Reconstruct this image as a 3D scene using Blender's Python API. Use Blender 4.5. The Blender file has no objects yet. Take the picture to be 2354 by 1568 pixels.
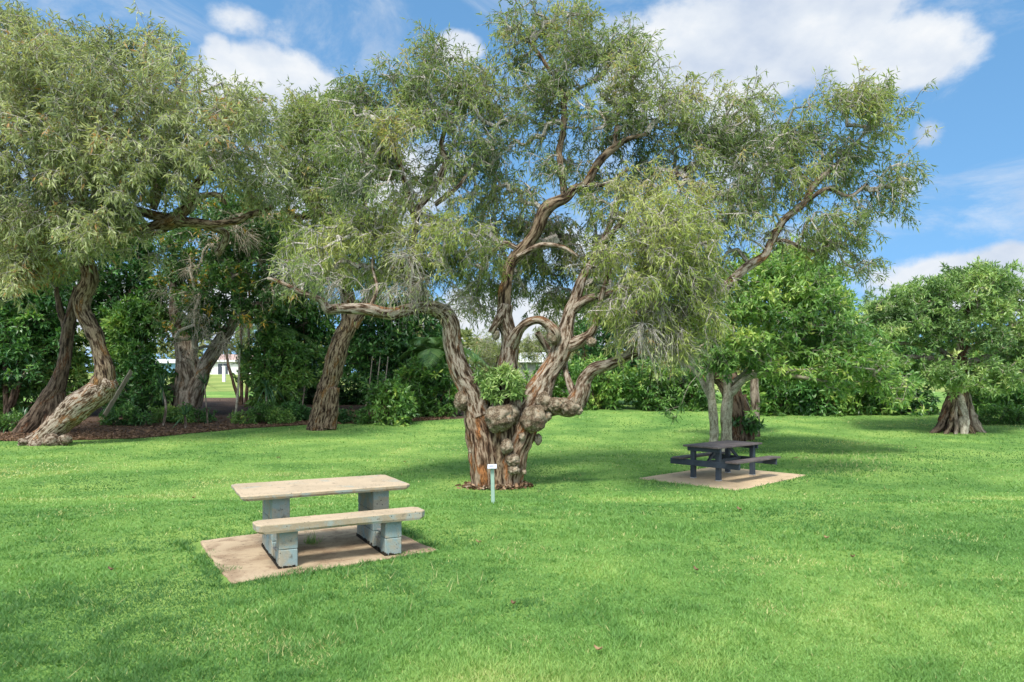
import bpy, math, random
import numpy as np
from mathutils import Vector

# ------------------------------------------------------------------ camera, sky, sun, exposure
FPX, CX, HY, CZ = 1600.0, 1177.0, 880.0, 1.75      # focal length in view pixels (2354 wide), centre column, horizon row, eye height
sc = bpy.context.scene
cam_d = bpy.data.cameras.new("camera")
cam_d.sensor_width = 36.0
cam_d.lens = FPX / 2354.0 * 36.0
cam_d.shift_y = (HY - 784.0) / 2354.0
cam_d.clip_end = 6000.0
cam = bpy.data.objects.new("camera", cam_d)
sc.collection.objects.link(cam)
cam.location = (0, 0, CZ)
cam.rotation_euler = (math.radians(90), 0, 0)
sc.camera = cam

SUN_EL, SUN_AZ = math.radians(54), math.radians(198)    # azimuth clockwise from +Y (the view direction)
sd = Vector((math.sin(SUN_AZ) * math.cos(SUN_EL), math.cos(SUN_AZ) * math.cos(SUN_EL), math.sin(SUN_EL)))
sl = bpy.data.lights.new("sun", 'SUN')
sl.energy = 2.05
sl.angle = math.radians(13)
sl.color = (1.0, 0.95, 0.87)
so = bpy.data.objects.new("sun", sl)
sc.collection.objects.link(so)
so.rotation_euler = sd.to_track_quat('Z', 'Y').to_euler()

sc.view_settings.view_transform = 'Standard'
sc.view_settings.look = 'None'
sc.view_settings.exposure = 1.38
sc.view_settings.gamma = 1.0
sc.cycles.use_denoising = True
sc.cycles.max_bounces = 7
sc.cycles.diffuse_bounces = 4
sc.cycles.transmission_bounces = 4
sc.cycles.caustics_reflective = False
sc.cycles.caustics_refractive = False

SKY_STRENGTH = 0.105
world = bpy.data.worlds.new("World")
sc.world = world
world.use_nodes = True
wt = world.node_tree
wt.nodes.clear()


class NB:
    """tiny helper to write node maths as code"""
    def __init__(self, tree):
        self.t = tree

    def n(self, typ, **kw):
        nd = self.t.nodes.new(typ)
        for k, v in kw.items():
            setattr(nd, k, v)
        return nd

    def put(self, sock, v):
        if isinstance(v, bpy.types.NodeSocket):
            self.t.links.new(v, sock)
        elif v is not None:
            sock.default_value = v

    def m(self, op, a, b=None, c=None, clamp=False):
        nd = self.n('ShaderNodeMath', operation=op, use_clamp=clamp)
        self.put(nd.inputs[0], a)
        if b is not None:
            self.put(nd.inputs[1], b)
        if c is not None:
            self.put(nd.inputs[2], c)
        return nd.outputs[0]

    def ramp(self, fac, stops, interp='LINEAR'):
        nd = self.n('ShaderNodeValToRGB')
        nd.color_ramp.interpolation = interp
        els = nd.color_ramp.elements
        while len(els) < len(stops):
            els.new(0.5)
        for e, (p, c) in zip(els, stops):
            e.position = p
            e.color = (c[0], c[1], c[2], 1) if len(c) == 3 else c
        self.put(nd.inputs[0], fac)
        return nd.outputs[0]

    def mix(self, fac, a, b, blend='MIX'):
        nd = self.n('ShaderNodeMix', data_type='RGBA', blend_type=blend)
        self.put(nd.inputs[0], fac)
        for s, v in ((nd.inputs[6], a), (nd.inputs[7], b)):
            if isinstance(v, tuple) and len(v) == 3:
                v = (*v, 1)
            self.put(s, v)
        return nd.outputs[2]

    def noise(self, vec, scale, detail=4, rough=0.55, dist=0.0, out=0):
        nd = self.n('ShaderNodeTexNoise')
        self.put(nd.inputs['Vector'], vec)
        nd.inputs['Scale'].default_value = scale
        nd.inputs['Detail'].default_value = detail
        nd.inputs['Roughness'].default_value = rough
        nd.inputs['Distortion'].default_value = dist
        return nd.outputs[out]

    def mapping(self, vec, scale=(1, 1, 1), loc=(0, 0, 0)):
        nd = self.n('ShaderNodeMapping')
        self.put(nd.inputs[0], vec)
        nd.inputs['Scale'].default_value = scale
        nd.inputs['Location'].default_value = loc
        return nd.outputs[0]

    def smooth(self, v, lo, hi):
        nd = self.n('ShaderNodeMapRange', interpolation_type='SMOOTHSTEP')
        self.put(nd.inputs[0], v)
        nd.inputs[1].default_value = lo
        nd.inputs[2].default_value = hi
        return nd.outputs[0]


def build_sky():
    b = NB(wt)
    sky = b.n('ShaderNodeTexSky')
    sky.sky_type = 'NISHITA'
    sky.sun_disc = False
    sky.sun_elevation = SUN_EL
    sky.sun_rotation = SUN_AZ
    sky.air_density = 1.0
    sky.dust_density = 0.6
    sky.ozone_density = 1.6
    hs = b.n('ShaderNodeHueSaturation')
    hs.inputs['Saturation'].default_value = 1.16
    hs.inputs['Hue'].default_value = 0.488
    hs.inputs['Value'].default_value = 0.95
    wt.links.new(sky.outputs[0], hs.inputs['Color'])
    tc = b.n('ShaderNodeTexCoord')
    lift = b.n('ShaderNodeVectorMath', operation='NORMALIZE')
    b.put(lift.inputs[0], b.mapping(tc.outputs['Generated'], (1, 1, .75), (0, 0, .30)))
    wt.links.new(lift.outputs[0], sky.inputs[0])
    sp = b.n('ShaderNodeSeparateXYZ')
    wt.links.new(tc.outputs['Generated'], sp.inputs[0])
    x, y, z = sp.outputs
    az = b.m('ARCTAN2', x, y)
    el = b.m('ARCSINE', z)
    w1 = b.noise(tc.outputs['Generated'], 5.0, 7, 0.62, 0.15)
    w2 = b.noise(b.mapping(tc.outputs['Generated'], (1, 1, 1.8), (3.1, 1.7, 0.4)), 16.0, 5, 0.6)
    wob = b.m('ADD', b.m('MULTIPLY', b.m('SUBTRACT', w1, 0.5), 3.2), b.m('MULTIPLY', b.m('SUBTRACT', w2, 0.5), 1.5))
    # each bank of cloud: azimuth, elevation, half width, half height (degrees), strength
    def dirs(vx, vy, rx, ry, k):
        a = math.atan2(vx - CX, FPX)
        e = math.atan2(HY - vy, math.hypot(vx - CX, FPX))
        return a, e, rx / FPX * math.cos(a) ** 2, ry / FPX * math.cos(a) ** 1.5, k
    banks = [dirs(1760, 110, 290, 110, 1.15), dirs(2050, 135, 200, 88, 1.1), dirs(1560, 160, 190, 120, 0.95), dirs(1900, 40, 110, 60, .9),
             dirs(600, 200, 170, 85, 1.1), dirs(700, 230, 120, 85, 1.1), dirs(545, 50, 120, 50, .56), dirs(650, 80, 80, 50, .5), dirs(820, 40, 90, 60, .52), dirs(500, 130, 50, 50, .9),
             dirs(1050, 110, 66, 38, 1.0), dirs(800, 420, 260, 150, .95), dirs(900, 10, 80, 40, .45),
             dirs(2280, 650, 280, 85, 1.3), dirs(2120, 690, 120, 60, 1.0), dirs(2130, 300, 55, 60, .55), dirs(2085, 430, 50, 40, .7), dirs(2290, 60, 80, 45, .42),
             dirs(1700, 330, 130, 130, .85), dirs(1150, 760, 500, 120, .8), dirs(300, 700, 500, 130, .8), dirs(2300, 525, 80, 25, .4),
             dirs(1400, 560, 300, 120, .55)]
    tot = None
    for a, e, ra, re, k in banks:
        da = b.m('MULTIPLY', b.m('SUBTRACT', az, a), 1 / ra)
        de = b.m('MULTIPLY', b.m('SUBTRACT', el, e), 1 / re)
        r2 = b.m('ADD', b.m('MULTIPLY', da, da), b.m('MULTIPLY', de, de))
        v = b.m('MULTIPLY', b.m('POWER', 2.718, b.m('MULTIPLY', r2, -0.75)), k)
        tot = v if tot is None else b.m('MAXIMUM', tot, v)
    # unseen clouds behind the camera, thickened to add soft fill light
    back = b.m('MULTIPLY', b.smooth(y, 0.45, -0.1), b.smooth(w1, .34, .52))
    dens = b.m('ADD', tot, b.m('MULTIPLY', wob, 0.34))
    mask = b.smooth(dens, 0.38, 0.70)
    veil = b.noise(b.mapping(tc.outputs['Generated'], (1, .6, 2.2), (5, 2, .7)), 4.2, 7, .66, .5)
    mask = b.m('MAXIMUM', mask, b.m('MULTIPLY', b.smooth(veil, .47, .70), .5))
    mask = b.m('MAXIMUM', mask, b.m('MULTIPLY', back, .85))
    mask = b.m('MULTIPLY', mask, b.smooth(z, -0.02, 0.03))
    shade = b.noise(b.mapping(tc.outputs['Generated'], (1, 1, 1.5), (0, 0, .03)), 9.0, 5, 0.55)
    ccol = b.ramp(shade, [(0.3, (.60, .69, .84)), (0.52, (.80, .86, .94)), (0.66, (.96, .98, 1.0))])
    bg_s = b.n('ShaderNodeBackground')
    wt.links.new(hs.outputs[0], bg_s.inputs[0])
    bg_s.inputs[1].default_value = SKY_STRENGTH
    bg_c = b.n('ShaderNodeBackground')
    wt.links.new(ccol, bg_c.inputs[0])
    # the unseen clouds behind the camera are brightened as added front fill
    b.put(bg_c.inputs[1], b.m('MULTIPLY_ADD', b.smooth(y,   .25, -.4), .58, .385))
    mx = b.n('ShaderNodeMixShader')
    wt.links.new(mask, mx.inputs[0])
    wt.links.new(bg_s.outputs[0], mx.inputs[1])
    wt.links.new(bg_c.outputs[0], mx.inputs[2])
    out = b.n('ShaderNodeOutputWorld')
    wt.links.new(mx.outputs[0], out.inputs[0])


build_sky()

# ------------------------------------------------------------------ numeric helpers
RNG = np.random.default_rng(7)


def _h(ix, iy, iz, seed):
    n = (ix.astype(np.int64) * 374761393 + iy.astype(np.int64) * 668265263 + iz.astype(np.int64) * 2147483647 + seed * 974711) & 0xffffffff
    n = ((n ^ (n >> 13)) * 1274126177) & 0xffffffff
    n = n ^ (n >> 16)
    return (n & 0xffffff) / float(0xffffff)


def vnoise(p, seed=0):
    p = np.asarray(p, float)
    i = np.floor(p)
    f = p - i
    f = f * f * (3 - 2 * f)
    i = i.astype(np.int64)
    x, y, z = i[..., 0], i[..., 1], i[..., 2]
    fx, fy, fz = f[..., 0], f[..., 1], f[..., 2]
    r = 0
    for dx in (0, 1):
        for dy in (0, 1):
            for dz in (0, 1):
                w = (fx if dx else 1 - fx) * (fy if dy else 1 - fy) * (fz if dz else 1 - fz)
                r = r + w * _h(x + dx, y + dy, z + dz, seed)
    return r


def fbm(p, octs=4, seed=0, gain=0.5):
    p = np.asarray(p, float)
    a, s, t = 1.0, 0.0, 0.0
    for k in range(octs):
        s = s + a * vnoise(p * (2.03 ** k) + 17.3 * k, seed + k)
        t += a
        a *= gain
    return s / t


def sstep(x, a, b):
    t = np.clip((np.asarray(x, float) - a) / (b - a), 0, 1)
    return t * t * (3 - 2 * t)


def ground(x, y):
    x = np.asarray(x, float)
    y = np.asarray(y, float)
    z = -0.42 * sstep(y, 8.8, 14.2) + 1.0 * sstep(y, 21, 47) + 2.9 * sstep(y, 47, 125)
    p = np.stack([x * .55, y * .55, 0 * x], -1)
    z = z + 0.07 * (fbm(p, 2, 3) - .5) * sstep(y, 2, 5)
    # a low mound under the paperbark on the left
    return z


def norm(v):
    return v / np.maximum(np.linalg.norm(v, axis=-1, keepdims=True), 1e-9)


def W(vx, vy, d):
    return np.array([(vx - CX) / FPX * d, d, CZ - (vy - HY) / FPX * d])


def G(vx, vy, dmax=200.0):
    """the point of the lawn seen at a place in the picture"""
    ds = np.geomspace(2.5, dmax, 3000)
    xs = (vx - CX) / FPX * ds
    zs = CZ - (vy - HY) / FPX * ds
    below = zs <= ground(xs, ds)
    k = int(np.argmax(below)) if below.any() else len(ds) - 1
    return np.array([xs[k], ds[k], float(ground(xs[k], ds[k]))])


# ------------------------------------------------------------------ mesh helpers
def mesh_np(name, verts, polys, mats, attrs=None, mat_idx=None, smooth=False):
    """polys: list of (k, 2) int arrays of equal-sided faces"""
    me = bpy.data.meshes.new(name)
    verts = np.ascontiguousarray(verts, np.float32)
    polys = [np.asarray(p, np.int32) for p in polys if len(p)]
    loops = np.concatenate([p.ravel() for p in polys])
    cnt = np.concatenate([np.full(len(p), p.shape[1], np.int32) for p in polys])
    start = np.concatenate([[0], np.cumsum(cnt)[:-1]]).astype(np.int32)
    me.vertices.add(len(verts))
    me.vertices.foreach_set("co", verts.ravel())
    me.loops.add(len(loops))
    me.loops.foreach_set("vertex_index", loops)
    me.polygons.add(len(cnt))
    me.polygons.foreach_set("loop_start", start)
    me.polygons.foreach_set("loop_total", cnt)
    if mat_idx is not None:
        me.polygons.foreach_set("material_index", np.asarray(mat_idx, np.int32))
    me.polygons.foreach_set("use_smooth", np.full(len(cnt), smooth, bool))
    for k, v in (attrs or {}).items():
        v = np.ascontiguousarray(v, np.float32)
        if v.ndim == 1:
            me.attributes.new(k, 'FLOAT', 'POINT').data.foreach_set("value", v)
        else:
            me.attributes.new(k, 'FLOAT_VECTOR', 'POINT').data.foreach_set("vector", v.ravel())
    for m in mats:
        me.materials.append(m)
    me.update()
    me.validate()
    return me


def link(name, me, parent=None):
    o = bpy.data.objects.new(name, me)
    sc.collection.objects.link(o)
    if parent is not None:
        o.parent = parent
        o.matrix_parent_inverse = parent.matrix_basis.inverted()
    return o


def tag(o, label=None, cat=None, group=None, kind=None):
    if label:
        o["label"] = label
    if cat:
        o["category"] = cat
    if group:
        o["group"] = group
    if kind:
        o["kind"] = kind
    return o


def empty(name, loc, label, cat, group=None):
    o = bpy.data.objects.new(name, None)
    sc.collection.objects.link(o)
    o.location = tuple(float(v) for v in loc)
    o.empty_display_size = 0.2
    return tag(o, label, cat, group)


class MB:
    """collects polygons of many shapes into one mesh"""
    def __init__(self):
        self.v, self.q, self.at, self.n = [], {}, [], 0

    def add(self, verts, faces, at=None):
        verts = np.asarray(verts, float)
        for f in faces:
            self.q.setdefault(len(f), []).append([i + self.n for i in f])
        self.v.append(verts)
        self.n += len(verts)
        self.at.append(np.zeros((len(verts), 3)) if at is None else at)

    def box(self, c, half, ux=(1, 0, 0), uy=(0, 1, 0), uz=(0, 0, 1), bev=0.0):
        c, ux, uy, uz = (np.asarray(a, float) for a in (c, ux, uy, uz))
        hx, hy, hz = half
        b = min(bev, hx * .45, hy * .45, hz * .45)
        if b <= 0:
            vs = [c + ux * sx * hx + uy * sy * hy + uz * sz * hz for sz in (-1, 1) for sy in (-1, 1) for sx in (-1, 1)]
            self.add(vs, [(0, 2, 3, 1), (4, 5, 7, 6), (0, 1, 5, 4), (2, 6, 7, 3), (0, 4, 6, 2), (1, 3, 7, 5)])
            return
        vs, ix = [], {}
        for sx in (-1, 1):
            for sy in (-1, 1):
                for sz in (-1, 1):
                    for ax in range(3):
                        o = [hx - b, hy - b, hz - b]
                        o[ax] = (hx, hy, hz)[ax]
                        ix[sx, sy, sz, ax] = len(vs)
                        vs.append(c + ux * sx * o[0] + uy * sy * o[1] + uz * sz * o[2])
        fs = []
        for ax in range(3):
            o1, o2 = [a for a in range(3) if a != ax]
            for s in (-1, 1):
                def key(a, b2):
                    k = [0, 0, 0]
                    k[ax], k[o1], k[o2] = s, a, b2
                    return ix[(*k, ax)]
                fs.append((key(-1, -1), key(1, -1), key(1, 1), key(-1, 1)))
        for ax in range(3):
            o1, o2 = [a for a in range(3) if a != ax]
            for s1 in (-1, 1):
                for s2 in (-1, 1):
                    def key(a, f):
                        k = [0, 0, 0]
                        k[ax], k[o1], k[o2] = a, s1, s2
                        return ix[(*k, f)]
                    fs.append((key(-1, o1), key(1, o1), key(1, o2), key(-1, o2)))
        for sx in (-1, 1):
            for sy in (-1, 1):
                for sz in (-1, 1):
                    fs.append((ix[sx, sy, sz, 0], ix[sx, sy, sz, 1], ix[sx, sy, sz, 2]))
        self.add(vs, fs)

    def bar(self, a, b, w, h, up=(0, 0, 1), bev=0.004):
        a, b = np.asarray(a, float), np.asarray(b, float)
        d = b - a
        L = np.linalg.norm(d)
        ux = d / L
        uy = np.cross(up, ux)
        uy /= np.linalg.norm(uy)
        uz = np.cross(ux, uy)
        self.box((a + b) / 2, (L / 2, w / 2, h / 2), ux, uy, uz, bev)

    def tube(self, path, rad, seg=8, disp=0.0, seed=0, caps=True, flute=0.0):
        path = np.asarray(path, float)
        rad = np.asarray(rad, float)
        n = len(path)
        tan = norm(np.gradient(path, axis=0))
        ref = np.array([0.31, 0.9, 0.27]) if abs(norm(path[-1] - path[0])[1]) < 0.8 else np.array([1., .1, .2])
        s = np.cross(tan, ref)
        s = norm(s)
        t = np.cross(s, tan)
        an = np.linspace(0, 2 * math.pi, seg, endpoint=False)
        L = np.concatenate([[0], np.cumsum(np.linalg.norm(np.diff(path, axis=0), axis=1))])
        ca, sa = np.cos(an), np.sin(an)
        R = np.repeat(rad[:, None], seg, 1)
        bark = np.stack([R * ca, R * sa, np.repeat(L[:, None], seg, 1)], -1)
        if disp:
            q = np.stack([np.repeat(ca[None], n, 0) * 1.3, np.repeat(sa[None], n, 0) * 1.3, bark[..., 2] / max(rad[0], .02) * .35], -1) + seed * 3.7
            R = R * (1 + disp * 2 * (fbm(q, 2, seed) - .5))
            q2 = np.stack([bark[..., 0] * 16, bark[..., 1] * 16, bark[..., 2] * 2.4], -1) + seed * 1.7
            g = fbm(q2, 3, seed + 5)
            R = R * (1 + disp * .9 * (np.abs(g - .5) * 4 - .45))
            if flute:
                q3 = np.stack([np.repeat(ca[None], n, 0) * 2.6, np.repeat(sa[None], n, 0) * 2.6, bark[..., 2] * .7], -1) + seed
                R = R * (1 + flute * 2 * (fbm(q3, 2, seed + 9) - .5))
        v = path[:, None] + R[..., None] * (ca[None, :, None] * s[:, None] + sa[None, :, None] * t[:, None])
        v = v.reshape(-1, 3)
        bark = bark.reshape(-1, 3)
        i = np.arange(n - 1)[:, None] * seg
        j = np.arange(seg)[None]
        jn = (j + 1) % seg
        q = np.stack([i + j, i + jn, i + seg + jn, i + seg + j], -1).reshape(-1, 4) + self.n
        self.q.setdefault(4, []).extend(q.tolist())
        if caps:
            self.q.setdefault(seg, []).append([self.n + seg * (n - 1) + k for k in range(seg)])
        self.v.append(v)
        self.at.append(bark)
        self.n += len(v)

    def blob(self, c, r, seed=0, amp=.18, freq=3.0, nu=22, nv=14, rz=None):
        u = np.linspace(0, 2 * math.pi, nu, endpoint=False)
        w = np.linspace(0.02, math.pi - .02, nv)
        d = np.stack([np.sin(w)[:, None] * np.cos(u)[None], np.sin(w)[:, None] * np.sin(u)[None], np.repeat(np.cos(w)[:, None], nu, 1)], -1)
        k = 1 + amp * 2 * (fbm(d * freq * .5 + seed * 2.3, 3, seed) - .5) + amp * .5 * (fbm(d * freq * 2.2 + seed, 2, seed + 3) - .5)
        v = np.asarray(c) + d * k[..., None] * np.array([r, r, rz or r])
        i = np.arange(nv - 1)[:, None] * nu
        j = np.arange(nu)[None]
        jn = (j + 1) % nu
        q = np.stack([i + nu + j, i + nu + jn, i + jn, i + j], -1).reshape(-1, 4) + self.n
        self.q.setdefault(4, []).extend(q.tolist())
        self.q.setdefault(nu, []).append([self.n + k2 for k2 in range(nu)])
        self.q.setdefault(nu, []).append([self.n + nu * (nv - 1) + k2 for k2 in range(nu)][::-1])
        self.v.append(v.reshape(-1, 3))
        self.at.append((d * r).reshape(-1, 3))
        self.n += nu * nv

    def build(self, name, mat, parent=None, smooth=False):
        me = mesh_np(name, np.concatenate(self.v), [np.array(f) for f in self.q.values()], [mat], {"bark": np.concatenate(self.at)}, None, smooth)
        return link(name, me, parent)


# ------------------------------------------------------------------ materials
MATS = {}


def new_mat(name):
    m = bpy.data.materials.new(name)
    m.use_nodes = True
    m.node_tree.nodes.clear()
    b = NB(m.node_tree)
    out = b.n('ShaderNodeOutputMaterial')
    MATS[name] = m
    return m, b, out


def principled(b, out, col, rough=0.8, bump=None, bstr=0.3, bdist=0.01, spec=0.3, metal=0.0):
    p = b.n('ShaderNodeBsdfPrincipled')
    if isinstance(col, tuple) and len(col) == 3:
        col = (*col, 1)
    b.put(p.inputs['Base Color'], col)
    b.put(p.inputs['Roughness'], rough)
    p.inputs['Specular IOR Level'].default_value = spec
    p.inputs['Metallic'].default_value = metal
    if bump is not None:
        bp = b.n('ShaderNodeBump')
        bp.inputs['Strength'].default_value = bstr
        bp.inputs['Distance'].default_value = bdist
        b.put(bp.inputs['Height'], bump)
        b.t.links.new(bp.outputs[0], p.inputs['Normal'])
    b.t.links.new(p.outputs[0], out.inputs[0])
    return p


def attr(b, name, out='Fac'):
    a = b.n('ShaderNodeAttribute', attribute_name=name)
    return a.outputs[out]


def leaf_mat(name, stops, transl=0.35, rough=0.45, spec=0.35):
    m, b, out = new_mat(name)
    col = b.ramp(attr(b, 'tint'), stops)
    p = b.n('ShaderNodeBsdfPrincipled')
    b.put(p.inputs['Base Color'], col)
    p.inputs['Roughness'].default_value = rough
    p.inputs['Specular IOR Level'].default_value = spec
    t = b.n('ShaderNodeBsdfTranslucent')
    tcol = b.mix(1.0, col, (1.25, 1.2, .6), 'MULTIPLY')
    b.put(t.inputs[0], tcol)
    mx = b.n('ShaderNodeMixShader')
    mx.inputs[0].default_value = transl
    m.node_tree.links.new(p.outputs[0], mx.inputs[1])
    m.node_tree.links.new(t.outputs[0], mx.inputs[2])
    m.node_tree.links.new(mx.outputs[0], out.inputs[0])
    return m


def bark_mat(name, dark, mid, pale, rust, rust_lo=.55, rust_hi=.7, sc1=9.0, stretch=.16, bstr=.9, bdist=.03):
    m, b, out = new_mat(name)
    v = attr(b, 'bark', 'Vector')
    v1 = b.mapping(v, (1, 1, stretch))
    n1 = b.noise(v1, sc1 * 1.6, 6, .62, .3)
    n2 = b.noise(b.mapping(v, (1, 1, .35), (4, 2, 7)), 3.2, 3, .55)
    n3 = b.noise(b.mapping(v, (1, 1, stretch * 1.6), (1, 5, 2)), sc1 * 4, 4, .6)
    col = b.ramp(n1, [(.39, dark), (.475, mid), (.56, pale), (.70, tuple(min(1, c * 1.18) for c in pale))])
    rc = b.ramp(n3, [(.35, tuple(c * .35 for c in rust)), (.55, rust), (.7, tuple(min(1, c * 1.5) for c in rust))])
    f = b.m('MULTIPLY', b.smooth(n2, rust_lo, rust_hi), b.smooth(n1, .6, .42))
    col = b.mix(f, col, rc)
    fine = b.ramp(n3, [(.3, (.45, .42, .40)), (.55, (1, 1, 1))])
    col = b.mix(.75, col, fine, 'MULTIPLY')
    h = b.m('ADD', n1, b.m('MULTIPLY', n3, .4))
    principled(b, out, col, .92, h, bstr, bdist, .15)
    return m


def M(name):
    return MATS[name]


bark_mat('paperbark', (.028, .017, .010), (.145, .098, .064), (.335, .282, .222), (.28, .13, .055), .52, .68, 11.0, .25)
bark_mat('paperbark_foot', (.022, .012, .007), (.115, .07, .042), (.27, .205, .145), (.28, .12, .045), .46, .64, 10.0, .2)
bark_mat('paperbark_dark', (.015, .009, .006), (.08, .052, .031), (.225, .17, .112), (.20, .105, .04), .52, .68, 9.0, .23)  # darker brown variety of paperbark, for the browner stems and limbs
bark_mat('burl_bark', (.045, .03, .02), (.17, .125, .085), (.29, .245, .19), (.34, .14, .05), .56, .70, 7.0, 1.0, 1.0, .04)
def crack_burl():
    m, b, out = new_mat('burl_crust')
    tc = attr(b, 'bark', 'Vector')
    warp = b.noise(tc, 9.0, 3, .6, 0, 1)
    v2 = b.n('ShaderNodeVectorMath', operation='ADD')
    b.put(v2.inputs[0], tc)
    sc2 = b.n('ShaderNodeVectorMath', operation='SCALE')
    b.put(sc2.inputs[0], warp)
    sc2.inputs['Scale'].default_value = .07
    b.t.links.new(sc2.outputs[0], v2.inputs[1])
    vo = b.n('ShaderNodeTexVoronoi', feature='DISTANCE_TO_EDGE')
    vo.inputs['Scale'].default_value = 24
    b.put(vo.inputs['Vector'], v2.outputs[0])
    e = b.m('MAXIMUM', b.smooth(vo.outputs['Distance'], .0, .12), b.m('MULTIPLY', b.smooth(b.noise(tc, 5.0, 2, .5), .46, .62), .85))
    n = b.noise(tc, 6.0, 5, .65)
    base = b.ramp(n, [(.33, (.09, .062, .04)), (.47, (.20, .155, .105)), (.6, (.33, .285, .215)), (.72, (.36, .18, .07))])
    c = b.mix(e, (.075, .05, .034), base)
    f = b.ramp(b.noise(tc, 60, 3, .6), [(.3, (.6, .58, .55)), (.6, (1.08, 1.08, 1.08))])
    c = b.mix(.8, c, f, 'MULTIPLY')
    principled(b, out, c, .92, b.m('ADD', b.m('MULTIPLY', e, .5), n), .8, .02, .15)


crack_burl()
bark_mat('smooth_bark', (.19, .165, .12), (.33, .295, .22), (.43, .395, .31), (.22, .16, .09), .60, .75, 6.0, .5, .3, .01)
bark_mat('fig_bark', (.07, .052, .038), (.19, .15, .11), (.33, .28, .22), (.24, .13, .06), .55, .7, 5.0, .25, .7, .03)
bark_mat('dark_bark', (.02, .014, .010), (.075, .05, .033), (.16, .115, .08), (.13, .06, .03), .52, .68, 8.0, .2, .9, .03)
bark_mat('twig_bark', (.16, .14, .11), (.31, .28, .235), (.46, .43, .38), (.25, .16, .09), .62, .76, 22.0, .2, .3, .004)
bark_mat('dead_twig', (.22, .19, .14), (.34, .29, .22), (.46, .41, .33), (.3, .2, .11), .62, .76, 22.0, .2, .3, .004)
bark_mat('brown_twig', (.06, .045, .03), (.13, .10, .07), (.22, .18, .13), (.15, .08, .04), .6, .76, 18.0, .2, .3, .004)

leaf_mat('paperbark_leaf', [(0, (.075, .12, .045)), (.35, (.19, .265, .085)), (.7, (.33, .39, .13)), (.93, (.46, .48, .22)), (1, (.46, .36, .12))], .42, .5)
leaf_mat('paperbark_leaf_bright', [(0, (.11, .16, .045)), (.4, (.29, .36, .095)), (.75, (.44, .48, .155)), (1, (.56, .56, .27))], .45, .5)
leaf_mat('paperbark_leaf_pale', [(0, (.10, .135, .06)), (.35, (.27, .32, .135)), (.7, (.42, .46, .22)), (.92, (.54, .56, .34)), (1, (.42, .25, .10))], .4, .55)
leaf_mat('dark_leaf', [(0, (.018, .065, .018)), (.45, (.062, .175, .042)), (.8, (.145, .31, .066)), (1, (.28, .45, .11))], .25, .35, .5)
leaf_mat('mid_leaf', [(0, (.04, .11, .028)), (.45, (.125, .265, .056)), (.8, (.24, .40, .09)), (1, (.42, .52, .12))], .32, .38, .5)
leaf_mat('fig_leaf', [(0, (.08, .16, .05)), (.45, (.235, .375, .11)), (.8, (.38, .51, .18)), (1, (.52, .58, .22))], .3, .4, .45)
leaf_mat('lime_leaf', [(0, (.05, .13, .035)), (.45, (.16, .31, .075)), (.8, (.30, .46, .12)), (1, (.48, .58, .16))], .34, .4, .45)
leaf_mat('orange_tip_leaf', [(0, (.03, .085, .024)), (.5, (.09, .19, .052)), (.82, (.17, .29, .075)), (.9, (.48, .36, .06)), (1, (.60, .36, .06))], .28, .4, .45)
leaf_mat('strap_leaf', [(0, (.02, .06, .026)), (.5, (.05, .13, .052)), (.85, (.10, .21, .075)), (1, (.22, .29, .10))], .2, .35, .5)
leaf_mat('palm_leaf', [(0, (.05, .12, .035)), (.5, (.11, .22, .06)), (1, (.22, .32, .11))], .3, .35, .5)
leaf_mat('dry_leaf', [(0, (.10, .062, .04)), (.5, (.22, .135, .08)), (1, (.38, .25, .14))], .15, .7, .2)
leaf_mat('bark_flake', [(0, (.06, .036, .022)), (.4, (.17, .10, .055)), (.75, (.30, .19, .11)), (1, (.36, .29, .22))], .05, .8, .15)
leaf_mat('far_leaf', [(0, (.10, .14, .05)), (.5, (.20, .24, .08)), (1, (.34, .35, .13))], .3, .5, .3)
leaf_mat('grass_blade', [(0, (.070, .175, .044)), (.3, (.125, .272, .066)), (.6, (.212, .385, .098)), (.85, (.335, .468, .135)), (1, (.55, .52, .24))], .35, .5, .3)


def simple(name, col, rough=.7, spec=.3, metal=0.0, vary=.15, scale=6.0, bstr=.15, bdist=.004):
    m, b, out = new_mat(name)
    tc = b.n('ShaderNodeTexCoord').outputs['Object']
    n = b.noise(tc, scale, 5, .6)
    c = b.ramp(n, [(.3, tuple(x * (1 - vary) for x in col)), (.7, tuple(min(1, x * (1 + vary)) for x in col))])
    principled(b, out, c, rough, b.noise(tc, scale * 9, 3, .6), bstr, bdist, spec, metal)
    return m


def lawn_mat():
    m, b, out = new_mat('lawn')
    tc = b.n('ShaderNodeTexCoord').outputs['Object']
    n1 = b.noise(tc, .45, 4, .6)
    n2 = b.noise(tc, 7.0, 5, .65)
    n3 = b.noise(tc, 60.0, 3, .7)
    c1 = b.ramp(n1, [(.35, (.10, .22, .05)), (.5, (.17, .31, .074)), (.65, (.26, .40, .10))])
    c2 = b.ramp(n2, [(.3, (.75, .8, .7)), (.7, (1.2, 1.12, 1.1))])
    c = b.mix(1, c1, c2, 'MULTIPLY')
    c3 = b.ramp(n3, [(.3, (.55, .6, .5)), (.65, (1.2, 1.15, 1.2))])
    c = b.mix(.8, c, c3, 'MULTIPLY')
    principled(b, out, c, .9, b.m('ADD', n3, b.m('MULTIPLY', n2, .6)), .8, .03, .15)


lawn_mat()


def far_lawn_mat():
    m, b, out = new_mat('far_lawn')
    tc = b.n('ShaderNodeTexCoord').outputs['Object']
    n1 = b.noise(tc, .25, 4, .6)
    c = b.ramp(n1, [(.35, (.16, .22, .045)), (.6, (.25, .30, .075))])
    principled(b, out, c, .95)


far_lawn_mat()


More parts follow.
